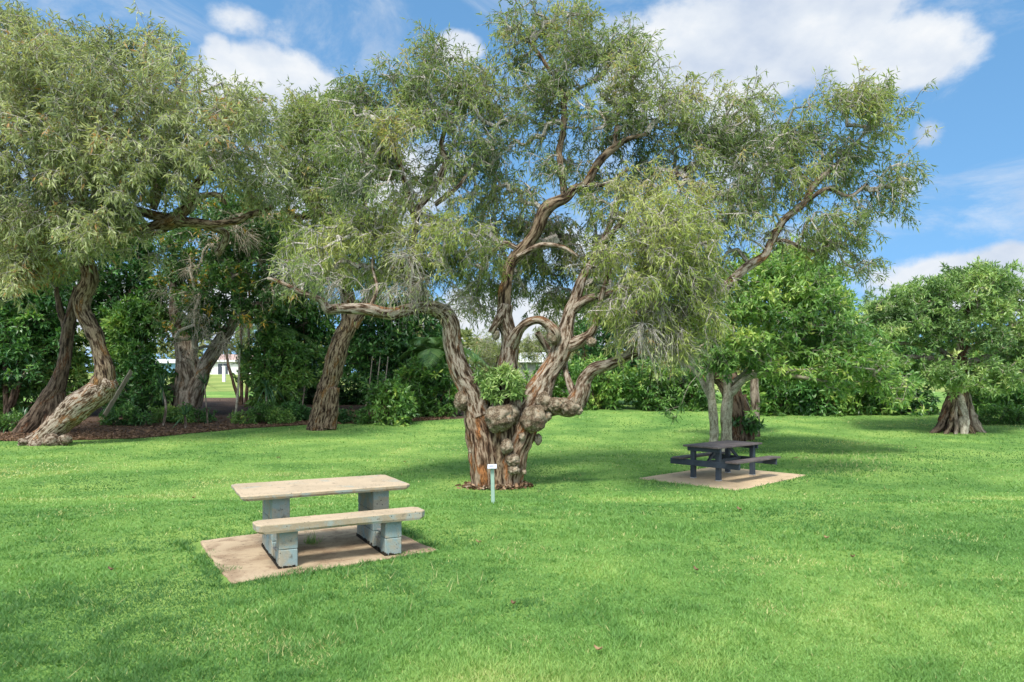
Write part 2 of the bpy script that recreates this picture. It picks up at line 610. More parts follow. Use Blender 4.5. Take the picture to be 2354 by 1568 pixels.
def mulch_mat():
    m, b, out = new_mat('mulch')
    tc = b.n('ShaderNodeTexCoord').outputs['Object']
    n1 = b.noise(b.mapping(tc, (1, 2.2, 1)), 14.0, 5, .7, .4)
    n2 = b.noise(tc, 1.4, 3, .5)
    c = b.ramp(n1, [(.3, (.03, .02, .014)), (.48, (.095, .062, .044)), (.62, (.17, .115, .085)), (.75, (.32, .24, .18))])
    c = b.mix(b.smooth(n2, .45, .75), c, (.07, .045, .03))
    principled(b, out, c, .95, n1, .9, .03, .1)


mulch_mat()


def concrete_mat(name, base, stain, dark, bands=None, sc1=3.0, amount=.5):
    m, b, out = new_mat(name)
    tc = b.n('ShaderNodeTexCoord').outputs['Object']
    n1 = b.noise(tc, sc1, 6, .62, .3)
    n2 = b.noise(b.mapping(tc, (1, 1, 1), (7, 3, 1)), sc1 * 1.7, 5, .65, .5)
    n3 = b.noise(tc, 95.0, 3, .7)
    n4 = b.noise(b.mapping(tc, (1, 1, 1), (2, 9, 4)), sc1 * 3.6, 4, .7)
    c = b.ramp(n1, [(.3, tuple(x * .84 for x in base)), (.7, tuple(min(1, x * 1.1) for x in base))])
    c = b.mix(b.m('MULTIPLY', b.smooth(n2, .66 - .3 * amount, .78 - .2 * amount), .85), c, stain)
    c = b.mix(b.m('MULTIPLY', b.smooth(n4, .57, .72), .75), c, dark)
    g = b.ramp(n3, [(.3, (.78, .77, .75)), (.6, (1.05, 1.05, 1.05))])
    c = b.mix(.8, c, g, 'MULTIPLY')
    vor = b.n('ShaderNodeTexVoronoi')
    vor.inputs['Scale'].default_value = 26
    b.put(vor.inputs['Vector'], tc)
    pit = b.smooth(vor.outputs['Distance'], .12, .20)
    c = b.mix(b.m('MULTIPLY', b.m('SUBTRACT', 1.0, pit), b.smooth(n2, .44, .56)), c, tuple(x * .45 for x in dark))
    h = b.m('ADD', b.m('MULTIPLY', n3, .6), b.m('ADD', pit, n4))
    principled(b, out, c, .88, h, .35, .006, .25)
    return m


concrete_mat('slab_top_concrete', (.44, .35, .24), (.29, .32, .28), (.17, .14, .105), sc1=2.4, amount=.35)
concrete_mat('painted_block', (.215, .285, .285), (.31, .275, .20), (.11, .11, .09), sc1=3.6, amount=.85)
concrete_mat('pad_concrete', (.42, .325, .215), (.25, .175, .11), (.12, .08, .05), sc1=1.7, amount=.8)
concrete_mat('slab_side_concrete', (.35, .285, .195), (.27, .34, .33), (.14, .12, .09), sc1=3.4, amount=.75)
concrete_mat('far_pad_concrete', (.52, .395, .25), (.38, .27, .165), (.2, .13, .08), sc1=1.1, amount=.3)
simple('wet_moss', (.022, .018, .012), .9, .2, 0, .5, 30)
simple('mortar', (.10, .10, .09), .95)
simple('dark_timber_paint', (.032, .044, .060), .55, .4, 0, .35, 4.0, .3)
simple('worn_timber', (.115, .092, .088), .6, .4, 0, .4, 5.0, .35)
simple('galvanised', (.45, .44, .42), .5, .5, .6, .35, 20)
simple('sage_paint', (.26, .38, .31), .55, .4, 0, .12, 8)
simple('white_plate', (.50, .52, .57), .4, .4, 0, .05, 8)
simple('plate_ink', (.16, .18, .30), .5)
simple('white_wall', (.62, .62, .60), .8, .2, 0, .06)
simple('blue_wall', (.17, .32, .45), .8, .2, 0, .08)
simple('deep_blue_wall', (.12, .22, .48), .8, .2, 0, .08)
simple('grey_wall', (.26, .25, .23), .85, .2, 0, .12)
simple('pink_roof', (.42, .30, .26), .8, .2, 0, .12)
simple('pale_roof', (.55, .57, .60), .6, .3, 0, .08)
simple('white_trim', (.75, .75, .74), .6, .3, 0, .04)
simple('dark_glass', (.03, .035, .045), .15, .6, 0, .2)
simple('grey_timber', (.24, .20, .15), .85, .2, 0, .25, 5)
simple('seed_stem', (.38, .36, .17), .8, .2, 0, .25, 9)

# ------------------------------------------------------------------ the ground
def build_ground():
    ys = np.concatenate([np.linspace(-60, 1.5, 12)[:-1], np.geomspace(1.5, 60, 300), np.geomspace(60, 2500, 60)[1:]])
    t = np.linspace(-1, 1, 221)
    us = np.sign(t) * np.abs(t) ** 1.3
    Y = np.repeat(ys[:, None], len(us), 1)
    X = us[None] * np.maximum(14, np.abs(Y) * 1.25)
    Z = ground(X, Y)
    v = np.stack([X, Y, Z], -1).reshape(-1, 3)
    n, m2 = len(ys), len(us)
    i = np.arange(n - 1)[:, None] * m2
    j = np.arange(m2 - 1)[None]
    q = np.stack([i + j, i + j + 1, i + m2 + j + 1, i + m2 + j], -1).reshape(-1, 4)
    cy = v[q][:, :, 1].mean(1)
    mi = (cy > 62).astype(int)
    me = mesh_np('ground', v, [q], [M('lawn'), M('far_lawn')], None, mi, True)
    tag(link('ground', me), kind='structure')


build_ground()


def edge_d(x):
    """distance of the lawn's far edge (start of the mulch and undergrowth)"""
    a = np.array([[-40, 23.0], [-17.5, 25.2], [-14, 25.6], [-11.5, 29.0], [-9.0, 30.5], [-5.5, 31.5], [-2.5, 33.0], [2, 37.0], [8, 36.5], [14, 38.0], [22, 36.5], [26, 33.0], [60, 31]])
    return np.interp(x, a[:, 0], a[:, 1])


def build_mulch():
    xs = np.linspace(-30, -1.0, 140)
    rows = np.linspace(0, 1, 26)
    X = np.repeat(xs[None], len(rows), 0)
    e = edge_d(xs) + .5 * (fbm(np.stack([xs * 1.3, xs * 0, xs * 0], -1), 3, 4) - .5)
    Y = e[None] + rows[:, None] ** 1.4 * 27
    Z = ground(X, Y) + .03
    Z[0] -= .05
    v = np.stack([X, Y, Z], -1).reshape(-1, 3)
    m2 = len(xs)
    i = np.arange(len(rows) - 1)[:, None] * m2
    j = np.arange(m2 - 1)[None]
    q = np.stack([i + j, i + j + 1, i + m2 + j + 1, i + m2 + j], -1).reshape(-1, 4)
    tag(link('mulch_bed', mesh_np('mulch_bed', v, [q], [M('mulch')], None, None, True)), kind='structure')
    # bark chips
    n = 9000
    x = RNG.uniform(-20, -3, n)
    y = edge_d(x) + RNG.exponential(2.2, n)
    z = ground(x, y) + .04
    c = np.stack([x, y, z], -1)
    d = norm(RNG.normal(size=(n, 3)) * [1, 1, .35])
    s = norm(np.cross(d, RNG.normal(size=(n, 3)) * [.3, .3, 1]))
    L = RNG.uniform(.03, .11, n)[:, None]
    w = RNG.uniform(.012, .03, n)[:, None]
    vv = np.stack([c - d * L - s * w, c + d * L - s * w, c + d * L + s * w, c - d * L + s * w], 1).reshape(-1, 3)
    me = mesh_np('mulch_chips', vv, [np.arange(4 * n).reshape(-1, 4)], [M('dry_leaf')], {'tint': np.repeat(RNG.uniform(0, .6, n), 4)})
    tag(link('mulch_chips', me), 'loose brown bark chips and dead leaves on the mulch bed', 'mulch', kind='stuff')


build_mulch()

# pads are excluded from the grass: convex quads in plan
PADS = []


def in_quad(x, y, quad, grow=0.0):
    q = np.asarray(quad, float)
    c = q.mean(0)
    q = c + (q - c) * (1 + grow)
    ok = np.ones(np.shape(x), bool)
    for k in range(4):
        a, b2 = q[k], q[(k + 1) % 4]
        ok &= ((b2[0] - a[0]) * (y - a[1]) - (b2[1] - a[1]) * (x - a[0])) > 0
    return ok


def build_pad(name, label, quad, mat, thick=.05, jag=.03):
    q = np.asarray(quad, float)
    PADS.append(q)
    pts = []
    for k in range(4):
        a, b2 = q[k], q[(k + 1) % 4]
        L = np.linalg.norm(b2 - a)
        nn = max(6, int(L / .07))
        dirn = np.array([b2[1] - a[1], a[0] - b2[0]]) / L
        for t in np.arange(nn) / nn:
            p = a + (b2 - a) * t
            r = (fbm(np.array([[p[0] * 5, p[1] * 5, 0]]), 3, 8)[0] - .5) * jag * 2.5
            pts.append(p + dirn * r)
    pts = np.array(pts)
    n = len(pts)
    c = pts.mean(0)
    rings = [1.0, .985, .6, .25]
    v, zb = [], float(np.max(ground(q[:, 0], q[:, 1])))
    zb = float(np.mean(ground(pts[:, 0], pts[:, 1]))) + .022
    low = np.column_stack([pts, np.full(n, zb - thick - .15)])
    v.append(low)
    for r in rings:
        p = c + (pts - c) * r
        z = np.full(n, zb - (.012 if r == 1.0 else 0))
        v.append(np.column_stack([p, z]))
    f4 = []
    for k in range(len(v) - 1):
        for i in range(n):
            f4.append([k * n + i, k * n + (i + 1) % n, (k + 1) * n + (i + 1) % n, (k + 1) * n + i])
    me = mesh_np(name, np.concatenate(v), [np.array(f4), np.array([[(len(v) - 1) * n + i for i in range(n)]])], [M(mat)])
    o = link(name, me)
    tag(o, label, 'slab')
    return zb


def ccw(quad):
    q = np.asarray(quad, float)
    a = sum(q[i][0] * q[(i + 1) % 4][1] - q[(i + 1) % 4][0] * q[i][1] for i in range(4))
    return q if a > 0 else q[::-1]


near_quad = ccw([(-3.43, 7.63), (-2.44, 6.04), (-.78, 7.22), (-1.80, 8.80)])
far_quad = ccw([(2.86, 15.7), (4.46, 13.85), (6.86, 16.25), (5.25, 17.9)])
NEAR_Z = build_pad('concrete_slab', 'stained tan concrete slab under the concrete table', near_quad, 'pad_concrete')
FAR_Z = build_pad('concrete_slab', 'clean sandy concrete slab under the dark timber table', far_quad, 'far_pad_concrete', jag=.012)


# ------------------------------------------------------------------ grass
def build_grass():
    n = 620000
    # density falls with distance so that blades cover the lawn evenly
    d = 1 / RNG.uniform(1 / 44., 1 / 3.0, n) ** 1.0
    u = RNG.uniform(-1, 1, n)
    x = u * (d * .80 + 1.2)
    y = d
    keep = y < edge_d(x) + RNG.normal(0, .25, n)
    jx = (fbm(np.stack([x * 4, y * 4, x * 0], -1), 2, 91) - .5) * .30
    jy = (fbm(np.stack([x * 4, y * 4, x * 0 + 5], -1), 2, 92) - .5) * .30
    for q in PADS:
        keep &= ~in_quad(x + jx * (1 if q is PADS[0] else .4), y + jy * (1 if q is PADS[0] else .4), q, -.02)
    x, y, d = x[keep], y[keep], d[keep]
    n = len(x)
    z = ground(x, y)
    p = np.stack([x, y, z], -1)
    patch = fbm(np.stack([x * .33, y * .33, x * 0], -1), 3, 21)
    patch2 = fbm(np.stack([x * 1.1, y * 1.1, x * 0], -1), 3, 31)
    fine = RNG.uniform(0, 1, n)
    clump = fbm(np.stack([x * 5.5, y * 5.5, x * 0], -1), 3, 41)
    tall = sstep(patch2, .5, .68)
    # longer tufts along the slabs' edges
    near_pad = np.zeros(n)
    for q in PADS:
        near_pad = np.maximum(near_pad, in_quad(x, y, q, .16).astype(float))
    h = (.010 + .013 * tall + .022 * near_pad * RNG.uniform(.2, 1, n) + .016 * sstep(clump, .45, .7) + .010 * RNG.uniform(0, 1, n)) * (1 + .028 * np.maximum(d - 6, 0))
    w = np.maximum(.0018, d * .00068) * RNG.uniform(.7, 1.5, n)
    lean = RNG.normal(size=(n, 3)) * [1, 1, 0]
    tip = p + np.array([0, 0, 1]) * h[:, None] + norm(lean) * (h * RNG.uniform(.3, 1.5, n))[:, None]
    side = norm(np.cross(tip - p, RNG.normal(size=(n, 3)))) * w[:, None]
    side[:, 2] *= .2
    v = np.stack([p - side, p + side, tip], 1).reshape(-1, 3)
    yellow = sstep(fbm(np.stack([x * .6, y * .6, x * 0 + 9], -1), 3, 77), .55, .72)
    tint = np.clip(.48 + (patch - .5) * 1.5 + (patch2 - .5) * .5 - (clump - .5) * .32 + .16 * (fine - .5) * 2 + .18 * yellow - .10 * near_pad, 0, .93)
    worn = sstep(fbm(np.stack([x * 1.5, y * 1.5, x * 0 + 3], -1), 3, 55), .66, .76)
    tint = np.where(RNG.uniform(0, 1, n) <   .010 + .16 * worn, .97, tint)
    me = mesh_np('grass', v, [np.arange(3 * n).reshape(-1, 3)], [M('grass_blade')], {'tint': np.repeat(tint, 3)})
    tag(link('grass', me), 'short bright green grass covering the lawn', 'grass', kind='stuff')


build_grass()

# ------------------------------------------------------------------ leaves
KINDS = {
    # L, W leaf size; n leaves per tip; k twiglets; tl twiglet length; droop of twiglet and leaf; spread
    'weep':   dict(L=.128, W=.027, n=23, k=5, tl=.30, droop=.5, ldroop=.35, spread=.85, mat='paperbark_leaf', twig='twig_bark', tr=.005),
    'weep_bright': dict(L=.122, W=.025, n=26, k=5, tl=.32, droop=.6, ldroop=.4, spread=.85, mat='paperbark_leaf_bright', twig='twig_bark', tr=.005),
    'weep_far': dict(L=.22, W=.052, n=24, k=4, tl=.45, droop=.5, ldroop=.35, spread=.9, mat='paperbark_leaf_pale', twig='twig_bark', tr=.009),
    'weep_far_green': dict(L=.23, W=.055, n=16, k=4, tl=.42, droop=.5, ldroop=.4, spread=.8, mat='paperbark_leaf', twig='twig_bark', tr=.006),
    'dark':   dict(L=.26, W=.12, n=14, k=3, tl=.22, droop=.05, ldroop=.1, spread=1.1, mat='dark_leaf', twig='brown_twig', tr=.006),
    'mid':    dict(L=.26, W=.115, n=14, k=3, tl=.22, droop=.0, ldroop=.1, spread=1.1, mat='mid_leaf', twig='brown_twig', tr=.006),
    'lime':   dict(L=.19, W=.072, n=17, k=3, tl=.25, droop=.0, ldroop=.05, spread=1.0, mat='lime_leaf', twig='smooth_bark', tr=.006),
    'fig':    dict(L=.195, W=.062, n=25, k=3, tl=.18, droop=-.1, ldroop=-.05, spread=1.1, mat='fig_leaf', twig='smooth_bark', tr=.007),
    'orange': dict(L=.25, W=.095, n=16, k=3, tl=.22, droop=.0, ldroop=.1, spread=1.1, mat='orange_tip_leaf', twig='dead_twig', tr=.008),
    'epi':    dict(L=.12, W=.042, n=22, k=2, tl=.08, droop=.0, ldroop=.08, spread=1.0, mat='fig_leaf', twig='brown_twig', tr=.004),
    'far':    dict(L=.5, W=.24, n=20, k=2, tl=.7, droop=.1, ldroop=.1, spread=1.1, mat='far_leaf', twig='brown_twig', tr=.02),
    'fern':   dict(L=.14, W=.05, n=22, k=4, tl=.22, droop=.1, ldroop=.1, spread=.9, mat='mid_leaf', twig='brown_twig', tr=.003),
    'darkfern': dict(L=.14, W=.06, n=22, k=4, tl=.2, droop=.2, ldroop=.1, spread=1.0, mat='dark_leaf', twig='brown_twig', tr=.003),
    'sprig':  dict(L=.15, W=.022, n=30, k=5, tl=.35, droop=.5, ldroop=.3, spread=.8, mat='paperbark_leaf_bright', twig='twig_bark', tr=.005),
    'shag':   dict(L=.12, W=.024, n=11, k=11, tl=.55, droop=.7, ldroop=.5, spread=.8, mat='paperbark_leaf_pale', twig='twig_bark', tr=.0045),
    'bare':   dict(L=.12, W=.03, n=5, k=5, tl=.85, droop=.75, ldroop=.45, spread=.75, mat='orange_tip_leaf', twig='dead_twig', tr=.009),
}


def leaf_arrays(tips, outd, K, rng, tint_off):
    N = len(tips)
    k, n = K['k'], K['n']
    td = norm(outd[:, None] * .75 + rng.normal(size=(N, k, 3)) * .55 + np.array([0, 0, -K['droop']]))
    tl = K['tl'] * rng.uniform(.5, 1.25, (N, k))
    # twiglets: slim three-sided spikes with a bend
    b0 = np.repeat(tips[:, None], k, 1)
    mid = b0 + td * (tl * .55)[..., None] + rng.normal(size=(N, k, 3)) * .03
    end = b0 + td * tl[..., None] + np.array([0, 0, -.25 * K['droop']]) * tl[..., None]
    r = K['tr']
    tv, tq = [], []
    s = norm(np.cross(td, rng.normal(size=(N, k, 3))))
    t2 = np.cross(td, s)
    ring = []
    for a in (0, 2.094, 4.189):
        o = s * math.cos(a) + t2 * math.sin(a)
        ring.append(o)
    P = np.stack([b0 + ring[0] * r, b0 + ring[1] * r, b0 + ring[2] * r,
                  mid + ring[0] * r * .7, mid + ring[1] * r * .7, mid + ring[2] * r * .7, end], 2).reshape(-1, 7, 3)
    nt = len(P)
    base = np.arange(nt)[:, None] * 7
    quads = np.concatenate([base + np.array(q) for q in ([0, 1, 4, 3], [1, 2, 5, 4], [2, 0, 3, 5])])
    tris = np.concatenate([base + np.array(q) for q in ([3, 4, 6], [4, 5, 6], [5, 3, 6])])
    P = P.reshape(-1, 3)
    # leaves
    ti = rng.integers(0, k, (N, n))
    ii = np.arange(N)[:, None]
    f = rng.uniform(.1, 1.0, (N, n))
    m_, e_, bb = mid[ii, ti], end[ii, ti], b0[ii, ti]
    f3 = f[..., None]
    lb = np.where(f3 < .55, bb + (m_ - bb) * (f3 / .55), m_ + (e_ - m_) * ((f3 - .55) / .45))
    ld = norm(td[ii, ti] * .6 + rng.normal(size=(N, n, 3)) * K['spread'] * .7 + np.array([0, 0, -K['ldroop']]))
    L = K['L'] * rng.uniform(.5, 1.4, (N, n))[..., None]
    Wd = K['W'] * rng.uniform(.7, 1.15, (N, n))[..., None]
    sd = norm(np.cross(ld, rng.normal(size=(N, n, 3)) + np.array([0, 0, 1.2])))
    nd = np.cross(sd, ld)
    A = lb
    tipp = lb + ld * L + nd * L * -.12
    Bm = lb + ld * L * .45 + sd * Wd * .5 + nd * L * .03
    Cm = lb + ld * L * .45 - sd * Wd * .5 + nd * L * .03
    V = np.stack([A, Bm, tipp, Cm], 2).reshape(-1, 3)
    nl = N * n
    dead = rng.uniform(0, 1, N) < .012
    tint_off = np.where(dead, 1.0, tint_off)
    tint = np.clip(np.repeat(tint_off[:, None], n, 1) + rng.normal(0, .17, (N, n)), 0, 1).reshape(-1)
    return P, quads, tris, V, np.arange(nl * 4).reshape(-1, 4), np.repeat(tint, 4)


def catmull(pts, step):
    pts = np.asarray(pts, float)
    if len(pts) < 3:
        n = max(2, int(np.linalg.norm(pts[-1, :3] - pts[0, :3]) / step) + 1)
        return pts[0] + (pts[-1] - pts[0]) * np.linspace(0, 1, n)[:, None]
    P = np.vstack([2 * pts[0] - pts[1], pts, 2 * pts[-1] - pts[-2]])
    out = []
    for i in range(1, len(P) - 2):
        n = max(1, int(round(np.linalg.norm(P[i + 1, :3] - P[i, :3]) / step)))
        t = np.arange(n)[:, None] / n
        p0, p1, p2, p3 = P[i - 1], P[i], P[i + 1], P[i + 2]
        out.append(.5 * (2 * p1 + (p2 - p0) * t + (2 * p0 - 5 * p1 + 4 * p2 - p3) * t * t + (3 * p1 - p0 - 3 * p2 + p3) * t ** 3))
    out.append(P[-2:-1])
    out = np.vstack(out)
    out[:, 3] = np.maximum(out[:, 3], .004)
    return out


def grow(nodes, tips, rng, step=.22, wander=.05, penal=.28):
    """join every tip to the nearest point of the growing skeleton; returns chains"""
    pos = [np.asarray(p) for p in nodes]
    parent = [-1] * len(pos)
    plen = [0.0] * len(pos)
    tips = np.asarray(tips)
    N = len(tips)
    P0 = np.array(pos)
    best = np.full(N, 1e9)
    bi = np.zeros(N, int)
    for s in range(0, len(P0), 200):
        d = np.linalg.norm(tips[:, None] - P0[None, s:s + 200], axis=2)
        k = d.argmin(1)
        dm = d[np.arange(N), k]
        u = dm < best
        best[u] = dm[u]
        bi[u] = k[u] + s
    done = np.zeros(N, bool)
    chains = []
    tipnode = np.zeros(N, int)
    for _ in range(N):
        c = np.where(done, 1e18, best)
        a = int(c.argmin())
        done[a] = True
        j = int(bi[a])
        A, B = pos[j], tips[a]
        D = np.linalg.norm(B - A)
        n = max(1, int(D / step))
        perp = rng.normal(size=3) * wander * D
        perp[2] += .06 * D
        idx = [j]
        newp = []
        for q in range(1, n + 1):
            t = q / n
            p = A + (B - A) * t + perp * math.sin(math.pi * t) + (rng.normal(size=3) * .05 * step if q < n else 0)
            parent.append(idx[-1])
            plen.append(plen[idx[-1]] + D / n)
            pos.append(p)
            idx.append(len(pos) - 1)
            newp.append(p)
        tipnode[a] = idx[-1]
        chains.append(idx)
        NP = np.array(newp)
        rem = np.where(~done)[0]
        if len(rem):
            d = np.linalg.norm(tips[rem][:, None] - NP[None], axis=2) + penal * np.array([plen[i] for i in idx[1:]])[None] * .35
            k = d.argmin(1)
            dm = d[np.arange(len(rem)), k]
            u = dm < best[rem]
            best[rem[u]] = dm[u]
            bi[rem[u]] = np.array(idx[1:])[k[u]]
    cnt = np.zeros(len(pos))
    cnt[tipnode] += 1
    for i in range(len(pos) - 1, -1, -1):
        if parent[i] >= 0:
            cnt[parent[i]] += cnt[i]
    return np.array(pos), chains, cnt, tipnode, parent


def poly_pts(poly, n, rng):
    """random points inside a picture-space polygon"""
    P = np.asarray(poly, float)
    lo, hi = P.min(0), P.max(0)
    out = np.zeros((0, 2))
    while len(out) < n:
        c = rng.uniform(lo, hi, (n * 3, 2))
        ins = np.zeros(len(c), bool)
        j = len(P) - 1
        for i in range(len(P)):
            cr = ((P[i, 1] > c[:, 1]) != (P[j, 1] > c[:, 1])) & (c[:, 0] < (P[j, 0] - P[i, 0]) * (c[:, 1] - P[i, 1]) / (P[j, 1] - P[i, 1] + 1e-12) + P[i, 0])
            ins ^= cr
            j = i
        out = np.vstack([out, c[ins]])
    return out[:n]


def clump_tips(clumps, d0, rng, sub_r=.42, per=9):
    """ellipsoids (vx, vy, rx, ry, dz, rz, n) -> tips gathered in small leafy masses"""
    T = []
    for (vx, vy, rx, ry, dz, rz, n) in clumps:
        d = d0 + dz
        c = W(vx, vy, d)
        R = np.array([rx / FPX * d, rz, ry / FPX * d])
        ns = max(3, int(n / per))
        u = norm(rng.normal(size=(ns, 3))) * rng.uniform(.25, 1, (ns, 1)) ** .5
        sc_ = c + u * R
        pick = rng.integers(0, ns, n)
        T.append(sc_[pick] + rng.normal(size=(n, 3)) * sub_r * .5 * np.array([1, 1, .75]))
    return np.vstack(T)


def poly_tips(poly, n, d0, dz, rng, sub_r=.5, per=8, bulge=None):
    ns = max(4, n // per)
    c = poly_pts(poly, ns, rng)
    P = np.asarray(poly, float)
    cen = P.mean(0)
    ext = np.abs(P - cen).max(0)
    e = np.clip(np.linalg.norm((c - cen) / ext, axis=1), 0, 1.2)
    dd = d0 + rng.uniform(-1, 1, ns) * dz * np.sqrt(np.clip(1.15 - e * e * .8, .1, 1))
    S = np.array([W(a, b2, q) for (a, b2), q in zip(c, dd)])
    k = rng.integers(0, ns, n)
    return S[k] + rng.normal(size=(n, 3)) * sub_r * .5 * np.array([1, 1, .75])


def make_tree(name, label, cat, d0, limbs, tipsets, barkm='paperbark', group=None, seed=1, seg=14, step=.10,
              base=None, twig_r=.0065, rpow=.46, disp=.10, grow_step=.24, part0='trunk', lens=1.0, flute=.0, part='limb', attach=None, knots=.22):
    """limbs: picture-space polylines (vx, vy, depth offset, radius in picture pixels)"""
    rng = np.random.default_rng(seed)
    wl = []
    barks = [lb[0] if isinstance(lb[0], str) else barkm for lb in limbs]
    limbs = [[q for q in lb if not isinstance(q, str)] for lb in limbs]
    for lb in limbs:
        pts = []
        for (vx, vy, dz, r) in lb:
            d = d0 + dz
            w = W(vx, vy, d)
            pts.append([*w, r / FPX * d])
        wl.append(catmull(pts, step))
    if base is None:
        base = wl[0][0, :3].copy()
        base[2] = ground(base[0], base[1])
    root = empty(name, base, label, cat, group)
    for i, L in enumerate(wl):
        L = L.copy()
        k = len(L)
        wv = np.stack([fbm(np.stack([np.arange(k) * step * 1.3, np.full(k, 3.1 * i), np.full(k, a * 9.)], -1), 2, seed + a) - .5 for a in range(3)], -1)
        fade = np.clip(np.arange(k) / 6, 0, 1)[:, None]
        L[:, :3] += wv * fade * np.clip(L[:, 3:4] * .9, 0, .12)
        s1 = np.arange(k) * step
        kn = fbm(np.stack([s1 / np.maximum(L[0, 3], .03) * .55, np.full(k, 5.3 * i), np.full(k, seed * 1.)], -1), 3, seed + 60) - .5
        L[:, 3] *= 1 + knots * 2 * kn * np.clip(np.arange(k) / 5, 0, 1)
        wl[i] = L
        mb = MB()
        r0 = L[0, 3]
        sg = int(np.clip(r0 / d0 * 2600, 10, 90)) if seg == 'auto' else seg
        mb.tube(L[:, :3], L[:, 3], sg, disp, seed + i, True, flute if i == 0 else flute * .4)
        mb.build(part0 if L[0, 3] > .6 * wl[0][0, 3] and limbs[i][0][1] > limbs[0][0][1] - 40 else part, M(barks[i]), root, True)
    nodes = []
    for L in wl:
        nodes.append(L[::2, :3])
    nodes = np.vstack(nodes)
    if attach is not None:
        nodes = nodes[nodes[:, 2] > base[2] + attach]
        if not len(nodes):
            nodes = wl[0][-1:, :3]
    for (kind, tips) in tipsets:
        if not len(tips):
            continue
        K = dict(KINDS[kind])
        pos, chains, cnt, tn, par = grow(nodes, tips, rng, grow_step)
        mb_v, mb_q, mb_t, off = [], [], [], 0
        cen = tips.mean(0)
        for ch in chains:
            p = pos[ch]
            r = twig_r * np.maximum(cnt[ch], 1) ** rpow
            r[0] = r[1]
            sg = 5 if r.max() > .02 else 3
            tan = norm(np.gradient(p, axis=0))
            ref = np.array([.2, .3, .93]) if abs(tan[0, 2]) < .8 else np.array([.9, .3, .1])
            s = norm(np.cross(tan, ref))
            t = np.cross(s, tan)
            an = np.arange(sg) * 2 * math.pi / sg
            v = p[:, None] + r[:, None, None] * (np.cos(an)[None, :, None] * s[:, None] + np.sin(an)[None, :, None] * t[:, None])
            n = len(p)
            i = np.arange(n - 1)[:, None] * sg
            j = np.arange(sg)[None]
            jn = (j + 1) % sg
            mb_q.append(np.stack([i + j, i + jn, i + sg + jn, i + sg + j], -1).reshape(-1, 4) + off)
            mb_v.append(v.reshape(-1, 3))
            off += n * sg
        outd = []
        parr = np.array([par[i] for i in tn])
        outd = norm(pos[tn] - pos[parr]) * .6 + norm(tips - cen) * .5
        outd = norm(outd)
        cl = fbm(tips * .9, 2, seed + 40)
        P, q4, t3, V, lq, tint = leaf_arrays(tips, outd, K, rng, np.clip(  .44 + (cl - .5) * 1.45, .03, .88))
        bv = np.vstack(mb_v)
        nb, npz = len(bv), len(P)
        verts = np.vstack([bv, P, V])
        quads = np.vstack([np.vstack(mb_q), q4 + nb, lq + nb + npz])
        t3 = t3 + nb
        mi = np.concatenate([np.zeros(len(quads) - len(lq), int), np.ones(len(lq), int), np.zeros(len(t3), int)])
        bark = np.zeros((len(verts), 3))
        bark[:nb + npz] = verts[:nb + npz]
        tt = np.zeros(len(verts))
        tt[nb + npz:] = tint
        me = mesh_np('crown', verts, [quads, t3], [M(K['twig']), M(K['mat'])], {'tint': tt, 'bark': bark}, mi)
        link('crown', me, root)
    return root


